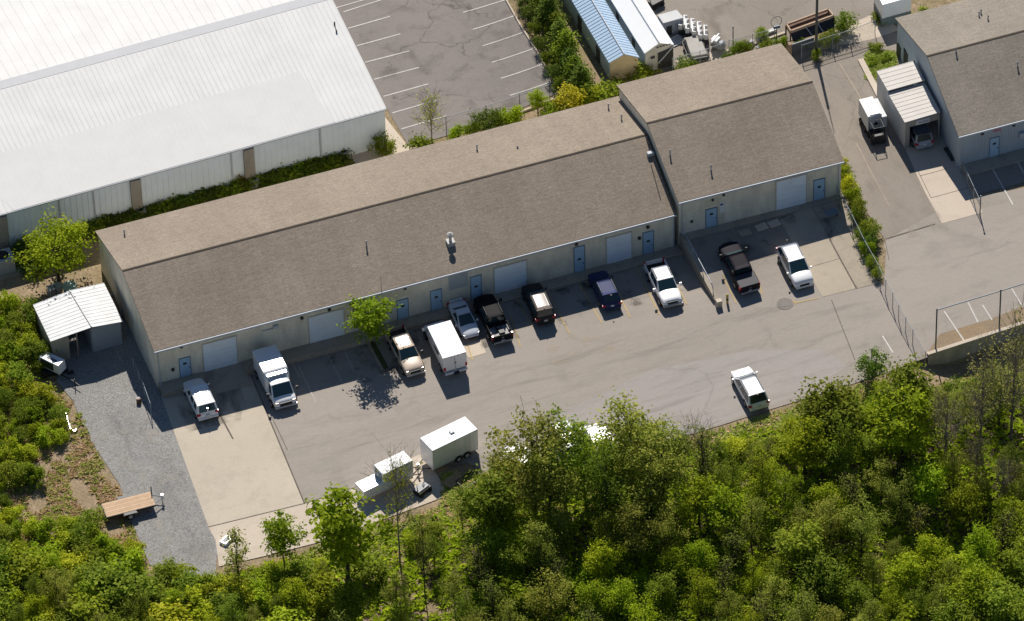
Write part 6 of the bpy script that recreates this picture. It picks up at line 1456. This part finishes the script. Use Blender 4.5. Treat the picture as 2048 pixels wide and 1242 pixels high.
for u, v in cands:
    if cnt >= 280: break
    p = G(u, v, ht)
    d_e = v-edg(u); Hm = (v-skl(u))/17.0
    if Hm < 1.0: continue
    r_ = rw_.random(); right = u > 1500
    if u < 640: kinds = ['bush0', 'bush1', 'bush2', 'olive2', 'leafy0', 'bush0', 'olive1', 'dbush1']
    elif u < 960: kinds = ['olive1', 'sparse0', 'bush0', 'olive2', 'dbush1', 'bush1', 'leafy1', 'sparse0']
    elif u > 1820 and v < 1010: kinds = ['sparse1', 'olive1', 'sparse1', 'olive0', 'sparse0']
    else: kinds = ['leafy0', 'olive0', 'olive1', 'olive3', 'bush0', 'leafy1', 'olive2', 'sparse0', 'olive0', 'leafy0', 'leafy1', 'olive1']
    k = kinds[int(r_*len(kinds))]
    tree = not ('bush' in k)
    H = rw_.uniform(4.6, 7.6) if tree else rw_.uniform(2.2, 4.0)
    if tree and d_e < 130 and u > 960: H = min(max(H, Hm*rw_.uniform(.8, 1.0)), 10.5)
    if u < 640: H = min(H, rw_.uniform(3.0, 5.0))
    if H > Hm:
        if Hm < 2.4: k = rw_.choice(['bush0', 'bush1', 'bush2', 'dbush1']); tree = False
        H = max(1.0, Hm*rw_.uniform(.75, 1))
    rad = (H*.26 if tree else H*.48)
    if 610 < u < 940 and (H > Hm*1.0 or rw_.random() < .45): continue
    if any((p-q).length < (rad+r2)*(1.0 if 610 < u < 940 else .7) for q, r2 in pts): continue
    pts.append((p, rad)); cnt += 1
    tone = {'b': 'bright green', 'd': 'dark green', 'l': 'leafy green', 'o': 'olive green', 's': 'thin sparse'}[k[0]]
    if k == 'leafy0' or k == 'bush2': tone = 'lime green'
    zone = [n for a_, n in ((430, 'the gravel'), (640, 'the apron'), (800, 'the small trailer'), (960, 'the big trailer'), (1200, 'the hidden cars'), (1440, 'the open lot'), (1600, 'the driving crossover'), (1760, 'the upper pad'), (1900, 'the fence corner'), (9999, 'the far right wall')) if u < a_][0]
    depth = ['front row', 'second row', 'third row', 'fourth row', 'fifth row', 'last row'][min(5, int(d_e/62))]
    sz = 'tall' if H > 5.8 else ('low' if H < 3.4 else 'medium')
    plant(k, p, H, '%s %s %s below %s, %s' % (sz, tone, 'tree' if tree else 'bush', zone, depth), 'tree' if tree else 'bush', 'trees and bushes of the wood', rw_.uniform(.9, 1.2)*(1.25 if not tree else 1))
print('wood', cnt, 'left', len(left))
# ---- ground cover: grass tufts and brush, one mass each
def tufts(name, n, pick, m, size, label, blades=6, seed=1, wide=.25):
    rnd = random.Random(seed); b = MB(); k = 0; t = 0
    while k < n and t < n*8:
        t += 1
        u, v = pick(rnd)
        if u is None: continue
        p = G(u, v, ht); k += 1; s = size*rnd.uniform(.5, 1.4)
        for i in range(blades):
            a = rnd.uniform(0, 6.28); d = Vector((math.cos(a), math.sin(a), 0)); w = Vector((-d.y, d.x, 0))*s*wide
            o = len(b.v); e = p+d*s*rnd.uniform(.7, 1.3)+Vector((0, 0, s*rnd.uniform(.2, .55)))
            b.v += [p-w-Vector((0, 0, .05)), p+w-Vector((0, 0, .05)), e]; b.f.append([o, o+1, o+2]); b.m.append(0)
    o = b.build(name, m, fix=False); tag(o, label, name.replace('_', ' '), kind='stuff'); return o
dry = m_leaf('leaf_dry', (.30, .22, .11), (.42, .32, .18), .2, .8)
grs = m_leaf('leaf_grass', (.14, .18, .035), (.25, .27, .07), .3)
def pick_left(r):
    u, v = r.uniform(-20, 340), r.uniform(600, 1190)
    # keep off the gravel and shed
    lim = 60+ (v-600)*.35 if v < 800 else (145+(v-800)*.46 if v < 970 else (235+(v-970)*.35))
    if v < 720: lim = 70+(v-600)*.1
    if u > lim: return None, None
    if noise.noise(Vector((u*.02, v*.02, 3))) < -.12: return None, None
    return u, v
tufts('dry_grass', 3000, pick_left, dry, .28, 'dry straw colored grass on the bank left of the gravel', seed=3)
tufts('green_grass', 1700, pick_left, grs, .34, 'green grass tufts scattered over the left bank', seed=4)
def pick_edge(r):
    u = r.uniform(430, 2060); e = edg(u)
    v = e+r.uniform(-26, 60)
    if u < 900 and v < e-10: return None, None
    if r.random() < .12: return r.uniform(885, 1010), r.uniform(945, 1010)
    return u, v
tufts('edge_grass', 5200, pick_edge, grs, .32, 'grass and weeds along the edge between the lot and the wood', seed=5)
tufts('edge_dry_grass', 2600, pick_edge, dry, .28, 'dry weeds along the edge between the lot and the wood', seed=6)
def pick_wood(r):
    u = r.uniform(-30, 2080); v = r.uniform(edg(u), 1330)
    if u < 330 and v < 1200: return None, None
    if 600 < u < 960 and r.random() < .6: return None, None
    return u, v
tufts('undergrowth', 11000, pick_wood, lf_bright, .55, 'leafy undergrowth covering the floor of the wood', blades=5, seed=8, wide=.3)
tufts('brown_undergrowth', 3500, pick_wood, lf_brown, .5, 'brown dry brush on the floor of the wood', blades=5, seed=9, wide=.2)
def pick_bed(r):
    t = r.random(); 
    return 1690+62*t+r.uniform(-6, 14), 340+215*t+r.uniform(-8, 8)
tufts('bed_grass', 500, pick_bed, grs, .25, 'weeds in the narrow bed along the right fence', seed=10)
def pick_isl(r):
    return r.uniform(1732, 1792), r.uniform(104, 158)
tufts('island_grass', 500, pick_isl, grs, .3, 'tall grass on the small island by the gray metal building', seed=12)

# look-alikes: say which one, counted along the row from the left of the photo
ORD = 'first second third fourth fifth sixth seventh eighth ninth tenth eleventh twelfth thirteenth fourteenth fifteenth sixteenth seventeenth eighteenth nineteenth twentieth'.split()+['twenty-first', 'twenty-second', 'twenty-third', 'twenty-fourth', 'twenty-fifth', 'twenty-sixth', 'twenty-seventh', 'twenty-eighth']
by = {}
for o in COL.objects:
    if o.parent is None and o.get('label') and o.get('category'): by.setdefault(o['label'], []).append(o)
for lb, os_ in by.items():
    if len(os_) < 2: continue
    def pu(o): d = o.matrix_basis.translation-CLOC; return d.dot(CR)/d.dot(FW)
    os_.sort(key=pu)
    for i, o in enumerate(os_):
        if i < len(ORD): o['label'] = lb+', '+('leftmost' if i == 0 else 'rightmost' if i == len(os_)-1 else ORD[i]+' from left')
